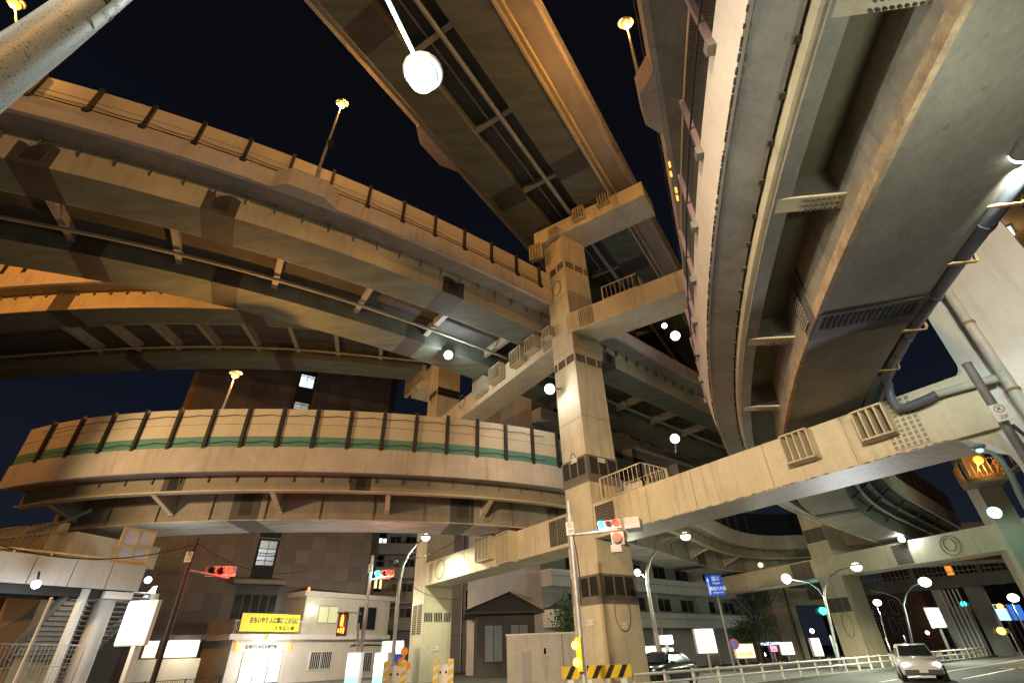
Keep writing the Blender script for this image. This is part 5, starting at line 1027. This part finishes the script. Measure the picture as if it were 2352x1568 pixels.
part(bs, 'post', MB().tube([np.array([sc_[0], sc_[1], 0])-sf.n*.1, np.array([sc_[0], sc_[1], z_])-sf.n*.1], .06, 8), BAND)

# ================================================================== STREET LEVEL
# large lit board and shop fronts on the left
lbf = Facade(atr(300, 1430, 31), (.97, -.1)); b4 = [lbf.at(u, v) for u, v in ((300, 1384), (348, 1381), (318, 1478), (264, 1480))]
lb = thing('lit_board', 'large blank glowing white board behind the footbridge stair', 'billboard', lbf.P(b4[0][0], 0)); x0, x1, z0, z1 = (b4[0][0]+b4[3][0])/2, (b4[1][0]+b4[2][0])/2, b4[3][1], b4[0][1]
part(lb, 'face', lbf.box(x0, x1, z0, z1, 0, .08), emit('board white', (.92, .97, 1), 1.6)); part(lb, 'frame', lbf.box(x0-.06, x1+.3, z0-.06, z1+.1, -.25, -.01), WHITE); part(lb, 'post', lbf.box(x1-.3, x1-.1, 0, z0, -.2, -.02), WHITE)
light(lbf.P((x0+x1)/2, (z0+z1)/2, 1.2), (.92, .97, 1), 90, .5)
shf = Facade(atr(410, 1490, 46), TA); sh = thing('corner_shop', 'low shop with a warm glowing window band at the foot of the tower', 'shop', shf.P(0, 0)); x0, x1, z0, z1 = shf.px(322, 1512, 462, 1468)
part(sh, 'wall', shf.box(x0-.5, x1+.3, 0, z0-.05, 0, -4), PIERW); part(sh, 'roof', shf.box(x0-.6, x1+.4, z1, z1+.3, .2, -4), DARKST)
xm = shf.at(366, 1480)[0]; shf.window(sh, x0, xm, z0, z1, emit('shop glow', (1, .86, .62), 2.4), GALV, 2); shf.window(sh, xm+.2, x1, z0, z1, emit('shop glow', (1, .86, .62), 2.4), GALV, 3)
x0, x1, z0, z1 = shf.px(382, 1560, 426, 1514); mb = MB()
for x in np.arange(x0, x1, .28): shf.box(x, x+.12, .1, z0, .06, .12, mb)
part(sh, 'louvre_door', mb, mat('warm slats', (.6, .5, .3), .5)); light(shf.P((x0+x1)/2, 2.6, 1.5), (1, .84, .6), 220, .3)
nb = thing('dark_house', 'dark house with an amber lit pipe shaft behind the footbridge', 'building', atr(60, 1480, 44)*[1, 1, 0]); nf = Facade(atr(60, 1480, 44), (.93, -.35)); x0, _ = nf.at(-60, 1450); x1, _ = nf.at(190, 1450)
part(nb, 'wall', nf.box(x0, x1, 0, 7.5, 0, -2.5), mat('dark house wall', (.06, .055, .055), .7)); xa, xb = nf.at(147, 1440)[0], nf.at(166, 1440)[0]
part(nb, 'amber_shaft', nf.box(xa, xb, 0.2, 8.5, .02, .5), mat('amber wall', (.62, .28, .07), .6)); light(nf.P((xa+xb)/2, 4.0, 1.8), SOD, 45, .1)
for (u, v) in ((30, 1440), (80, 1450), (110, 1420)): x, z = nf.at(u, v); nf.window(nb, x-.6, x+.6, z-.6, z+.6, DGLASS)
F = atr(63, 1500, 24); T = atr(118, 1374, 24); F = np.array([T[0], T[1], 0]); fpole = thing('flag_pole', 'slender white bare pole in front of the footbridge', 'pole', F); part(fpole, 'pole', MB().tube([F, T], [.055, .035], 10), WHITE); part(fpole, 'finial', MB().ball(T, .05), WHITE)
# fences
def mesh_fence(label, a, b, h, m, step=.14, top=None):
    a = np.array(a, float)*[1, 1, 0]; b = np.array(b, float)*[1, 1, 0]; o = thing('fence', label, 'fence', (a+b)/2); L = np.linalg.norm(b-a); mb = MB(); n = max(1, int(L/1.8))
    for k in range(n+1): q = a+(b-a)*k/n; part(o, 'post', MB().tube([q, q+np.array([0, 0, h])], .03, 8), m)
    for k in range(int(L/step)): q = a+(b-a)*(k*step/L); mb.bar(q+np.array([0, 0, .1]), q+np.array([0, 0, h-.05]), .012)
    for z in (.12, h*.35, h*.68, h-.03): mb.bar(a+np.array([0, 0, z]), b+np.array([0, 0, z]), .025)
    part(o, 'wire_panel', mb, m); return o
mesh_fence('tall grey mesh fence below the footbridge', atr(-60, 1500, 27), atr(190, 1500, 31), 2.4, GALV, .2); mesh_fence('low green railing fence at the bottom left corner', atr(-40, 1500, 15.5), atr(112, 1500, 17.5), 1.25, GREENR, .11)
mesh_fence('dark railing on the pavement between the footbridge and the police box', atr(250, 1500, 26), atr(520, 1500, 30), 1.05, DARKST, .12)
# striped barrier in front of the tall pier
z0 = .85; sbf = Facade(atr(1290, 1500, 21.8), atr(1450, 1500, 22.5)-atr(1290, 1500, 21.8)); x1 = sbf.at(1445, 1500)[0]
sb = thing('striped_barrier', 'yellow and black striped crash beam at the foot of the tall pier', 'barrier', sbf.P(x1/2, 0)); part(sb, 'beam', sbf.box(0, x1, .72, 1.12, 0, -.3), YELLOWP); mb = MB()
for k in range(int(x1/.5)): x = k*.5+.08; mb.prism([sbf.P(x, .72, .004), sbf.P(x+.2, .72, .004), sbf.P(min(x+.45, x1), 1.12, .004), sbf.P(min(x+.25, x1), 1.12, .004)], sbf.n*.004)
part(sb, 'stripe', mb, BLACKP)
for k in range(4): part(sb, 'post', sbf.box(.2+k*(x1-.6)/3, .4+k*(x1-.6)/3, 0, .715, -.05, -.25), WHITE)
def striped_posts(label, u0, u1, r):
    o = thing('crash_barrier', label, 'barrier', atr((u0+u1)/2, 1500, r)*[1, 1, 0], 'guard frames at the far pier'); f = Facade(atr(u0, 1500, r), atr(u1, 1500, r)-atr(u0, 1500, r)); L = f.at(u1, 1500)[0]
    for x in (0, L):
        p_ = part(o, 'post', f.box(x-.12, x+.12, 0, 1.45, .12, -.12), WHITE); mb = MB()
        for k in range(4): mb.prism([f.P(x-.12, .15+.34*k, .125), f.P(x+.12, .27+.34*k, .125), f.P(x+.12, .44+.34*k, .125), f.P(x-.12, .32+.34*k, .125)], f.n*.006)
        part(p_, 'stripe', mb, YELLOWP)
    part(o, 'panel', f.box(.13, L-.13, .5, 1.25, .02, -.02), WHITE); 
    mb = MB(); mb.disc(f.P(L*.3, .95, .02), f.n, .05, .01); mb.disc(f.P(L*.68, .95, .02), f.n, .05, .01); part(o, 'reflector', mb, BLACKP); return o
striped_posts('yellow striped guard frame left of the far column', 890, 930, 26); striped_posts('yellow striped guard frame in front of the far column', 1003, 1037, 26.5)
for i, (u, v, r, lab) in enumerate(((929, 1495, 27, 'orange reflector disc on a thin post, upper one'), (922, 1519, 26, 'small orange reflector on a short post by the lamp pole'), (935, 1528, 27.5, 'orange reflector disc lowest, before the far column'))):
    q = atr(u, v, r); o = thing('reflector_post', lab, 'reflector', q*[1, 1, 0]); part(o, 'post', MB().tube([q*[1, 1, 0], q], .025, 6), WHITE); part(o, 'disc', MB().disc(q, nrm((C0-q)*[1, 1, 0]), .17, .03), mat('orange reflector', (.85, .32, .02), .3))
# bagel shop under the white apartment
ojf = Facade(atr(872, 1490, 40), (.96, .2)); x0, x1, z0, z1 = ojf.px(873, 1560, 925, 1470)
oj = thing('bagel_shop', 'small bagel shop with a white awning under the apartment balconies', 'shop', ojf.P(x0, 0)); part(oj, 'wall', ojf.box(x0, x1, 0, z1, -.05, -3), mat('shop wall', (.45, .46, .48), .7)); za = ojf.at(880, 1498)[1]; zb_ = ojf.at(880, 1518)[1]
part(oj, 'awning', MB().prism([ojf.P(x0-.1, z1, 0), ojf.P(x0-.1, za+.02, .9), ojf.P(x0-.1, za-.1, .9), ojf.P(x0-.1, z1-.25, 0)], ojf.a*(x1-x0+.2)), WHITE)
xs_ = ojf.at(905, 1508)[0]; part(oj, 'sign_board', ojf.box(x0, xs_, zb_, za-.12, .5, .6), emit('sign pale', (.7, .78, .85), .7)); part(oj, 'lettering', text_mb('OJO BAGEL', ojf.P((x0+xs_)/2, (za+zb_)/2-.06, .605), ojf.a, (0, 0, 1), .30, sx=.75), BLACKP)
part(oj, 'blue_sign', ojf.box(xs_+.02, x1, zb_, za-.12, .5, .6), emit('sign blue', (.012, .07, .52), .55)); ojf.window(oj, x0+.2, x1-.2, .3, zb_-.2, emit('dim shop', (.8, .9, 1), .6), GALV, 3); light(ojf.P(x0+1, 2.6, 1.5), LED, 60, .2)
for i, (u, r, lab) in enumerate(((810, 27.5, 'lit white vending panel left of the signal post'), (873, 27.5, 'lit white vending panel right of the signal post'))):
    f = Facade(atr(u, 1530, r), (1, -.05)); o = thing('illuminated_sign', lab, 'sign', f.P(0, 0)); z1 = f.at(u, 1501)[1]; part(o, 'cabinet', f.box(-.32, .32, 0, z1+.06, -.02, -.5), WHITE); part(o, 'face', f.box(-.27, .27, .9, z1, -.015, .02), emit('panel white', (.92, 1, .97), 1.1)); part(o, 'lower_face', f.box(-.27, .27, .35, .89, -.015, .02), emit('panel teal', (.30, .75, .66), .8)); part(o, 'poster', f.box(-.18, .12, 1.15, z1-.35, .021, .03), mat('pale poster', (.5, .62, .66), .6)); light(f.P(0, 1.3, .7), (.95, 1, .97), 30, .2)
# ------------------------------------------------------------------ right background
pl = thing('bridge_pier', 'slim beige frame leg with a maintenance stair, far right of centre', 'bridge pier', atr(1800, 1450, 74)*[1, 1, 0]); pq = Facade(atr(1800, 1450, 74), (.9, .4)); x0 = pq.at(1766, 1360)[0]; x1 = pq.at(1800, 1360)[0]; x2 = pq.at(1890, 1360)[0]
part(pl, 'column', pq.box(x0, x1-.2, 0, 14, 0, -2.4), PIER); part(pl, 'column', pq.box(x1+.3, x1+1.6, 0, 9, -.3, -2.4), PIER); zc = pq.at(1850, 1375)[1]; part(pl, 'crossbeam', pq.box(x1-.19, x2+4, zc-.5, zc+1.2, -.1, -2.2), PIER); part(pl, 'drain_pipe', MB().tube([pq.P(x1+.05, 0, .1), pq.P(x1+.05, 13, .1)], .12, 8), PIPEG)
part(pl, 'landing', pq.box(x1+.8, x1+3.6, zc+2.6, zc+2.75, .1, 1.2), BEAMG); railing(pl, [pq.P(x1+.8, 0, 1.2)[:2], pq.P(x1+3.6, 0, 1.2)[:2]], zc+2.75, 1.1, BEAMG)
mb = MB(); mb.bar(pq.P(x1+3.6, zc+2.6, 1.0), pq.P(x1+9.5, zc-1.2, 1.0), .16); mb.bar(pq.P(x1+3.6, zc+3.7, 1.0), pq.P(x1+9.5, zc-.1, 1.0), .07)
for k in range(12): f = k/12; mb.bar(pq.P(x1+3.6+5.9*f, zc+2.6-3.8*f, 1.0), pq.P(x1+3.6+5.9*f, zc+3.7-3.8*f, 1.0), .03)
part(pl, 'stair', mb, BEAMG)
fb2f = Facade(atr(1900, 1345, 78), atr(2352, 1300, 74)-atr(1900, 1345, 78)); x0 = -6; x1 = fb2f.at(2352, 1320)[0]+14; zd = fb2f.at(2130, 1342)[1]
fb2 = thing('footbridge', 'dark grey footbridge with railings crossing the avenue far right', 'footbridge', fb2f.P(x1/2, 0)); part(fb2, 'girder', fb2f.box(x0, x1, zd-.5, zd+.7, 0, -.3), mat('dim steel', (.16, .165, .15), .6)); part(fb2, 'deck', fb2f.box(x0, x1, zd+.3, zd+.5, -.31, -3.5), BEAMG)
mb = MB(); 
for x in np.arange(x0, x1, .45): fb2f.box(x, x+.06, zd+.7, zd+2.1, -.05, -.12, mb)
fb2f.box(x0, x1, zd+2.1, zd+2.2, -.03, -.14, mb); fb2f.box(x0, x1, zd+1.0, zd+1.06, -.03, -.14, mb); part(fb2, 'railing', mb, BEAMG)
for x in np.arange(x0+3, x1, 6): part(fb2, 'post', fb2f.box(x, x+.35, zd+.7, zd+4.2, -.2, -.5), BEAMG)
part(fb2, 'canopy_beam', fb2f.box(x0, x1, zd+4.2, zd+4.6, -.1, -3.4), mat('dim steel', (.16, .165, .15), .6))
xc = fb2f.at(2165, 1400)[0]; part(fb2, 'leg', fb2f.box(xc-.4, xc+.4, 0, zd-.51, -.6, -2.6), PIERW); xc2 = fb2f.at(2200, 1400)[0]; part(fb2, 'leg', fb2f.box(xc2+1.2, xc2+2.6, 0, zd-.51, -.6, -2.6), mat('grey leg', (.26, .26, .25), .7)); part(fb2, 'lift_frame', fb2f.box(xc+.41, xc2+1, 0, 4.5, -.2, -2.2), mat('lift grey', (.22, .22, .21), .5))
for k in range(5): x = xc+.41+(xc2+.6-xc)*k/5; part(fb2, 'lift_mullion', fb2f.box(x, x+.14, 0, zd-.6, -.19, 0.0), WHITE)
bb, bf_, bL_, bz_ = block('brick_building', 'brown brick building with small windows beyond the far pier, right', 1975, 1345, 2110, 112, (.9, .43), m=tile_mat('brown bricks', (.20, .085, .05), (.9, .43), .9, .45, (.1, .05, .03), .2, .8, .02), depth=9)
for u in (1997, 2020, 2052, 2078):
    for v in (1393, 1436): x, z = bf_.at(u, v); bf_.window(bb, x-.8, x+.8, z-1.1, z+1.1, DGLASS, WHITE)
ob, of, oL, oz = block('far_building', 'distant dark building with one amber lit window, far right', 2120, 1255, 2420, 130, (.9, .43), m=mat('far wall', (.10, .09, .085), .8), depth=10)
x, z = of.at(2178, 1305); of.window(ob, x-1.4, x+1.4, z-2.6, z+2.6, emit('amber window', (1, .30, .04), 1.6), DARKST, 2)
for (u, v) in ((2040, 1330), (2090, 1312)): pass
for u in (2230, 2262, 2300, 2332):
    for v in (1300, 1345): x, z = of.at(u, v); of.window(ob, x-1.2, x+1.2, z-1.1, z+1.1, DGLASS)
bfc = Facade(atr(2290, 1400, 100), (.9, .43)); x0, x1, z0, z1 = bfc.px(2283, 1424, 2340, 1388); bb2 = thing('blue_billboard', 'glowing blue and white billboard at the far right', 'billboard', bfc.P(x0, 0)); part(bb2, 'white_half', bfc.box(x0, (x0+x1)/2-.02, z0, z1, 0, .1), emit('billboard white', (.5, .9, .85), 1.5)); part(bb2, 'blue_half', bfc.box((x0+x1)/2, x1, z0, z1, 0, .1), emit('billboard blue', (.04, .18, .65), 1.2)); part(bb2, 'post', bfc.box((x0+x1)/2-.3, (x0+x1)/2+.3, 0, z0-.05, -.4, -.1), BAND)
for i, (u, v, col, lab) in enumerate(((2213, 1386, (.02, .95, .75), 'distant green traffic signal beyond the footbridge'), (1890, 1402, (.02, .95, .75), 'small green traffic signal left of the far frame pier'), (2300, 1448, (1, .55, .04), 'amber pair of blinkers beside the avenue, far right'), (2297, 1392, (1, .3, .04), 'small orange lamp below the billboard, far right'))):
    r = (95, 58, 70, 90)[i]; q = atr(u, v, r); n_ = nrm((C0-q)*[1, 1, 0]); a_ = np.array([-n_[1], n_[0], 0]); o = thing('traffic_signal', lab, 'traffic light', q*[1, 1, 0], 'distant signals'); part(o, 'housing', MB().box(q-n_*.1, (1.2, .14, .42), a_, n_), DARKST); part(o, 'lens', MB().disc(q, n_, .30, .05), emit('far lens %d' % i, col, 12)); part(o, 'post', MB().tube([q*[1, 1, 0]+a_*.6, q+a_*.6-n_*.1], .07, 6), BAND); light(q+n_*.6, col, 60, .2)
# lit shop signs at street level, right of the tall pier
def sign(label, u0, v0, u1, v1, r, col, st, post=True):
    f = Facade(atr((u0+u1)/2, v1, r), nrm((.95, .2, 0))); x0, x1, z0, z1 = f.px(u0, v1, u1, v0); z0 = max(z0, .3); o = thing('lit_sign', label, 'sign', f.P((x0+x1)/2, 0), 'lit shop signs along the pavement')
    part(o, 'box', f.box(x0-.05, x1+.05, z0-.05, z1+.05, -.02, -.3), WHITE); part(o, 'face', f.box(x0, x1, z0, z1, -.015, .03), emit('sign %s %.1f' % (str(col), st), col, st*.55)); part(o, 'sign_panel', f.box(x0+(x1-x0)*.12, x0+(x1-x0)*.88, z0+(z1-z0)*.12, z0+(z1-z0)*.42, .031, .04), emit('sign inset %s' % str(col), (col[0]*.8, col[1]*.55, col[2]*.4), .8)); part(o, 'post', f.box((x0+x1)/2-.08, (x0+x1)/2+.08, 0, z0-.06, -.1, -.25), BAND); light(f.P((x0+x1)/2, (z0+z1)/2, .8), col, 25*st, .3); return o
sign('tall glowing warm white sign above the parked car, right of the blue sign post', 1606, 1444, 1636, 1498, 45, (1, .88, .70), 4.5); sign('bright small square sign on a post beside the curved lamp', 1521, 1459, 1543, 1477, 40, (.85, .95, 1), 4); sign('warm orange edged lit sign low beside the tall pier', 1481, 1484, 1508, 1516, 40, (1, .72, .5), 3.5)
sign('narrow white lit sign with posters under the square sign', 1528, 1488, 1545, 1518, 41, (.9, 1, .95), 2.5); sign('warm lit kiosk front left of the beige frame leg', 1692, 1478, 1728, 1510, 56, (1, .8, .5), 2.0); sign('blue white lit sign strip left of the beige frame leg', 1744, 1474, 1790, 1480, 62, (.5, .7, 1), 3); sign('pink round lit sign panel left of the beige frame leg', 1772, 1484, 1783, 1494, 61, (1, .25, .45), 2.5); sign('white lit shop window left of the beige frame leg', 1797, 1474, 1818, 1502, 66, (1, .92, .8), 2.5)
sign('tall slim shop sign with white neon edge below the green signal', 1874, 1465, 1880, 1505, 60, (1, .85, .7), 3); sign('tall lit shop sign column beside the far twin lamp', 2165-17, 1395, 2165-10, 1440, 66, (.6, .7, .9), 1.2)
q = atr(1686, 1478, 44); ns = thing('round_sign', 'round no parking sign, blue with red rim, on the blue sign post', 'road sign', q*[1, 1, 0]); n_ = nrm((C0-q)*[1, 1, 0]); part(ns, 'rim', MB().disc(q, n_, .34, .02), RED); part(ns, 'face', MB().disc(q+n_*.021, n_, .27, .008), mat('sign blue paint', (.03, .10, .45), .4)); a_ = np.array([-n_[1], n_[0], 0]); part(ns, 'slash', MB().bar(q+n_*.034+a_*-.19+np.array([0, 0, .19]), q+n_*.034+a_*.19-np.array([0, 0, .19]), .05, .006, n_), RED); part(ns, 'post', MB().tube([q*[1, 1, 0]-n_*.05, q+np.array([0, 0, .3])-n_*.05], .03, 8), GALV)
for i, (u, v, r, col, st_, sz) in enumerate(((2062, 1408, 120, LED, 12, .35), (1938, 1408, 105, LED, 12, .3), (2178, 1418, 125, (1, .8, .5), 9, .35), (2246, 1386, 120, (.8, 1, .9), 12, .5), (2130, 1452, 100, (1, .7, .4), 8, .25), (1865, 1448, 90, (.7, .85, 1), 9, .3), (2012, 1462, 110, (1, .85, .6), 8, .3), (1990, 1474, 95, (.6, .8, 1), 7, .25), (2225, 1440, 115, (1, .9, .7), 8, .3), (1690, 1500, 80, (1, .85, .6), 7, .25), (1755, 1502, 85, (1, .9, .75), 8, .25), (1830, 1488, 88, (1, .6, .35), 7, .25))):
    q = atr(u, v, r); o = thing('distant_lamp', 'small distant %s light far down the avenue, %s' % (('white', 'white', 'warm', 'greenish', 'orange', 'bluish', 'warm', 'blue', 'warm', 'warm', 'warm', 'orange')[i], ('above the brick building roof', 'left of the far frame pier', 'between the footbridge legs', 'before the blue billboard', 'low beside the footbridge leg', 'beside the beige frame leg', 'low before the brick building', 'lowest left of the brick building', 'right of the footbridge leg', 'under the blue sign post', 'at the foot of the dark tree', 'at the foot of the beige frame leg')[i]), 'lamp', q*[1, 1, 0], 'small lights far down the avenue')
    part(o, 'lens', MB().ball(q, sz, 8, 6), emit('distant %d' % i, col, st_)); part(o, 'post', MB().tube([q*[1, 1, 0], q-np.array([0, 0, sz])], .06, 6), BAND)
# trees
def tree(label, pos, h, w, seed):
    rnd = random.Random(seed); o = thing('street_tree', label, 'tree', pos, 'street trees'); tm = MB(); pos = np.array(pos, float); top = pos+np.array([0, 0, h*.55])
    tm.tube([pos, pos+np.array([.1, 0, h*.3]), top], [.18, .13, .07], 8); tips = []
    for k in range(9):
        a = k*2.4; st_ = pos+np.array([0, 0, h*(.3+.028*k)]); en = st_+np.array([math.cos(a)*w*.4, math.sin(a)*w*.4, h*.25]); tm.tube([st_, (st_+en)/2+np.array([0, 0, .1]), en], [.07, .05, .02], 6); tips.append(en)
    part(o, 'trunk', tm, mat('bark', (.07, .05, .035), .9)); lm = MB()
    for k in range(2600):
        t = tips[k % 9] if rnd.random() < .75 else top; q = t+np.array([rnd.gauss(0, w*.17), rnd.gauss(0, w*.17), rnd.gauss(0, h*.10)]); d1 = nrm([rnd.gauss(0, 1) for _ in range(3)]); d2 = nrm(np.cross(d1, [rnd.gauss(0, 1) for _ in range(3)])); s_ = rnd.uniform(.07, .16)
        lm.add([q-d1*s_, q+d2*s_*.5, q+d1*s_, q-d2*s_*.5], [(0, 1, 2, 3)])
    part(o, 'crown', lm, mat('foliage', (.05, .09, .035), .6, .5, 1.5))
tree('leafy dark tree between the apartment block and the beige frame leg', atr(1752, 1500, 68)*[1, 1, 0], 11.5, 5.5, 1); tree('small tree half hidden behind the tall pier base', atr(1322, 1490, 40)*[1, 1, 0], 5.5, 2.0, 2); tree('second dark tree nearer the beige frame leg', atr(1738, 1490, 60)*[1, 1, 0], 4.2, 3.0, 3)
# guard rail along the avenue kerb
gr = thing('guard_rail', 'white guard pipe on white posts along the avenue kerb', 'guard rail', np.array([17.0, 33.5, 0]))
a_ = np.array([17.0, 32.5, 0])-RD*16+RN*.6; mb = MB(); mb.tube([a_+np.array([0, 0, .75]), a_+RD*60+np.array([0, 0, .75])], .05, 8); mb.tube([a_+np.array([0, 0, .45]), a_+RD*60+np.array([0, 0, .45])], .04, 8); part(gr, 'pipe', mb, WHITE)
for k in range(31): q = a_+RD*2*k; part(gr, 'post', MB().tube([q, q+np.array([0, 0, .85])], .06, 8), WHITE)
# ------------------------------------------------------------------ vehicles
def car(label, pos, head, paint, lit=False, tail=False, L=4.3, W=1.72, H=1.46, kind='sedan', taxi=None):
    o = thing('parked_car' if not lit else 'car', label, 'car', pos, 'cars at the crossing'); pos = np.array(pos, float); fx = nrm([math.cos(head), math.sin(head), 0]); sy = np.array([-fx[1], fx[0], 0])
    P = lambda x, y, z: pos+fx*x+sy*y+np.array([0, 0, z])
    if kind == 'sedan': st_ = [(-2.15, .55, .78, .62), (-2.05, .32, .92, .80), (-1.5, .24, .98, .85), (-.6, .22, .98, .86), (.6, .22, .96, .86), (1.3, .23, .90, .84), (1.95, .28, .78, .76), (2.15, .42, .62, .58)]; cab = [(-1.55, .97, .72), (-.95, 1.40, .60), (.1, 1.46, .60), (.55, 1.40, .60), (1.25, .92, .72)]
    else: st_ = [(-2.15, .40, 1.0, .70), (-2.1, .25, 1.1, .82), (-1.2, .22, 1.08, .86), (.5, .22, 1.05, .86), (1.4, .23, 1.0, .85), (2.0, .28, .85, .78), (2.15, .42, .66, .6)]; cab = [(-2.1, 1.05, .74), (-1.85, 1.72, .64), (.3, 1.78, .64), (.75, 1.70, .64), (1.5, 1.0, .74)]
    bm_ = MB(); bm_.rings([[P(x, -w, z0+.1), P(x, -w*.96, z0), P(x, w*.96, z0), P(x, w, z0+.1), P(x, w, (z0+z1)*.5+.08), P(x, w*.93, z1), P(x, -w*.93, z1), P(x, -w, (z0+z1)*.5+.08)] for x, z0, z1, w in st_], True, True); part(o, 'body', bm_, paint)
    cb2 = MB(); n = len(cab); zb = .9; low = [(cab[0][0], cab[0][1], cab[0][2])]
    cb2.rings([[P(x, -w-.06*(z < 1.2)*0, max(.88, z-.02) if k in (0, n-1) else .9), P(x, -w, z), P(x, w, z), P(x, w, .88 if k not in (0, n-1) else .9)] for k, (x, z, w) in enumerate(cab)], True, True); part(o, 'cabin', cb2, paint)
    gm = MB()
    for s_ in (-1, 1):
        gm.prism([P(cab[0][0]+.35, s_*(.735), .98), P(cab[-1][0]-.45, s_*.735, .96), P(cab[-2][0]-.02, s_*.63, cab[-2][1]-.08), P(cab[1][0]+.08, s_*.63, cab[1][1]-.08)], sy*s_*.012)
    part(o, 'side_window', gm, DGLASS); a, b = cab[-1], cab[-2]; wm = MB(); wm.prism([P(a[0]-.04, -.64, a[1]+.06), P(a[0]-.04, .64, a[1]+.06), P(b[0]+.06, .54, b[1]-.04), P(b[0]+.06, -.54, b[1]-.04)], fx*.05+np.array([0, 0, .04])); part(o, 'windscreen', wm, DGLASS)
    a, b = cab[0], cab[1]; wm = MB(); wm.prism([P(a[0]+.06, -.62, a[1]+.08), P(a[0]+.06, .62, a[1]+.08), P(b[0]-.04, .52, b[1]-.05), P(b[0]-.04, -.52, b[1]-.05)], -fx*.04+np.array([0, 0, .03])); part(o, 'rear_window', wm, DGLASS)
    for x in (-1.3, 1.32):
        for s_ in (-1, 1):
            w_ = part(o, 'wheel', MB().tube([P(x, s_*.88, .31), P(x, s_*.66, .31)], .31, 20), mat('tyre', (.015, .015, .015), .8)); part(w_, 'rim', MB().disc(P(x, s_*.875, .31), sy*s_, .2, .02, 16), mat('alloy', (.5, .5, .52), .3, .05, metal=.8))
    for s_ in (-1, 1):
        part(o, 'headlight', MB().ball(P(2.02, s_*.58, .66), 1, 10, 6, (.14, .18, .09)), emit('headlight on', (.95, .97, 1), 15) if lit else glass('lamp glass', (.4, .4, .42))); part(o, 'taillight', MB().ball(P(-2.06, s_*.6, .80), 1, 10, 6, (.07, .17, .09)), emit('taillight on', (1, .04, .02), 8) if (lit or tail) else RED)
        part(o, 'mirror', MB().box(P(.75, s_*.95, 1.0), (.14, .2, .12), fx, sy), paint)
        if lit: light(P(2.35, s_*.58, .68), (.95, .97, 1), 1100, .08, 'SPOT', target=P(14, s_*.8, .1), spot=1.5)
    part(o, 'bumper', MB().box(P(2.12, 0, .40), (.12, 1.4, .16), fx, sy), BLACKP); part(o, 'number_plate', MB().box(P(2.19, 0, .45), (.01, .33, .165), fx, sy), WHITE)
    if taxi: part(o, 'roof_light', MB().ball(P(-.2, 0, 1.52), 1, 12, 6, (.12, .25, .09)), taxi)
    return o
hd = math.atan2(-RD[1], -RD[0]); CW = mat('white car paint', (.72, .72, .72), .25, .03, fine=0); CB = mat('black car paint', (.02, .022, .03), .2, .1, fine=0); CS = mat('silver car paint', (.40, .41, .43), .25, .05, metal=.5, fine=0)
q = atr(1530, 1552, 31)*[1, 1, 0]; car('black parked car behind the white guard rail posts', q, hd+.1, CB, kind='sedan')
q = atr(2098, 1504, 34)*[1, 1, 0]; car('white car with dazzling headlights coming down the avenue', q, hd+.35, CW, True)
# overhead wires on the left
for a_, b_, sag, lab in ((atr(893, 1300, 30), atr(1062, 1372, 34), .6, 'thin wire dropping from the signal post to the pavilion'), (atr(852, 1285, 30), atr(1050, 1240, 38), .5, 'thin wire from the signal post towards the far column'), (atr(445, 1240, 27), atr(735, 1300, 33), .8, 'long thin wire across the dark tower to the police box roof'), (atr(0, 1252, 24), atr(445, 1250, 27), .5, 'black overhead wire sagging across the left'), (atr(60, 1225, 30), atr(210, 1170, 30), .1, 'thick black conduit running to the left pier head')):
    pts = [a_+(b_-a_)*t-np.array([0, 0, sag*4*t*(1-t)]) for t in np.linspace(0, 1, 14)]; mb = MB().tube(pts, (.016 if sag > .55 else .022) if sag > .2 else .07, 6); solo('overhead_wire', lab, 'wire', mb, CABLE)
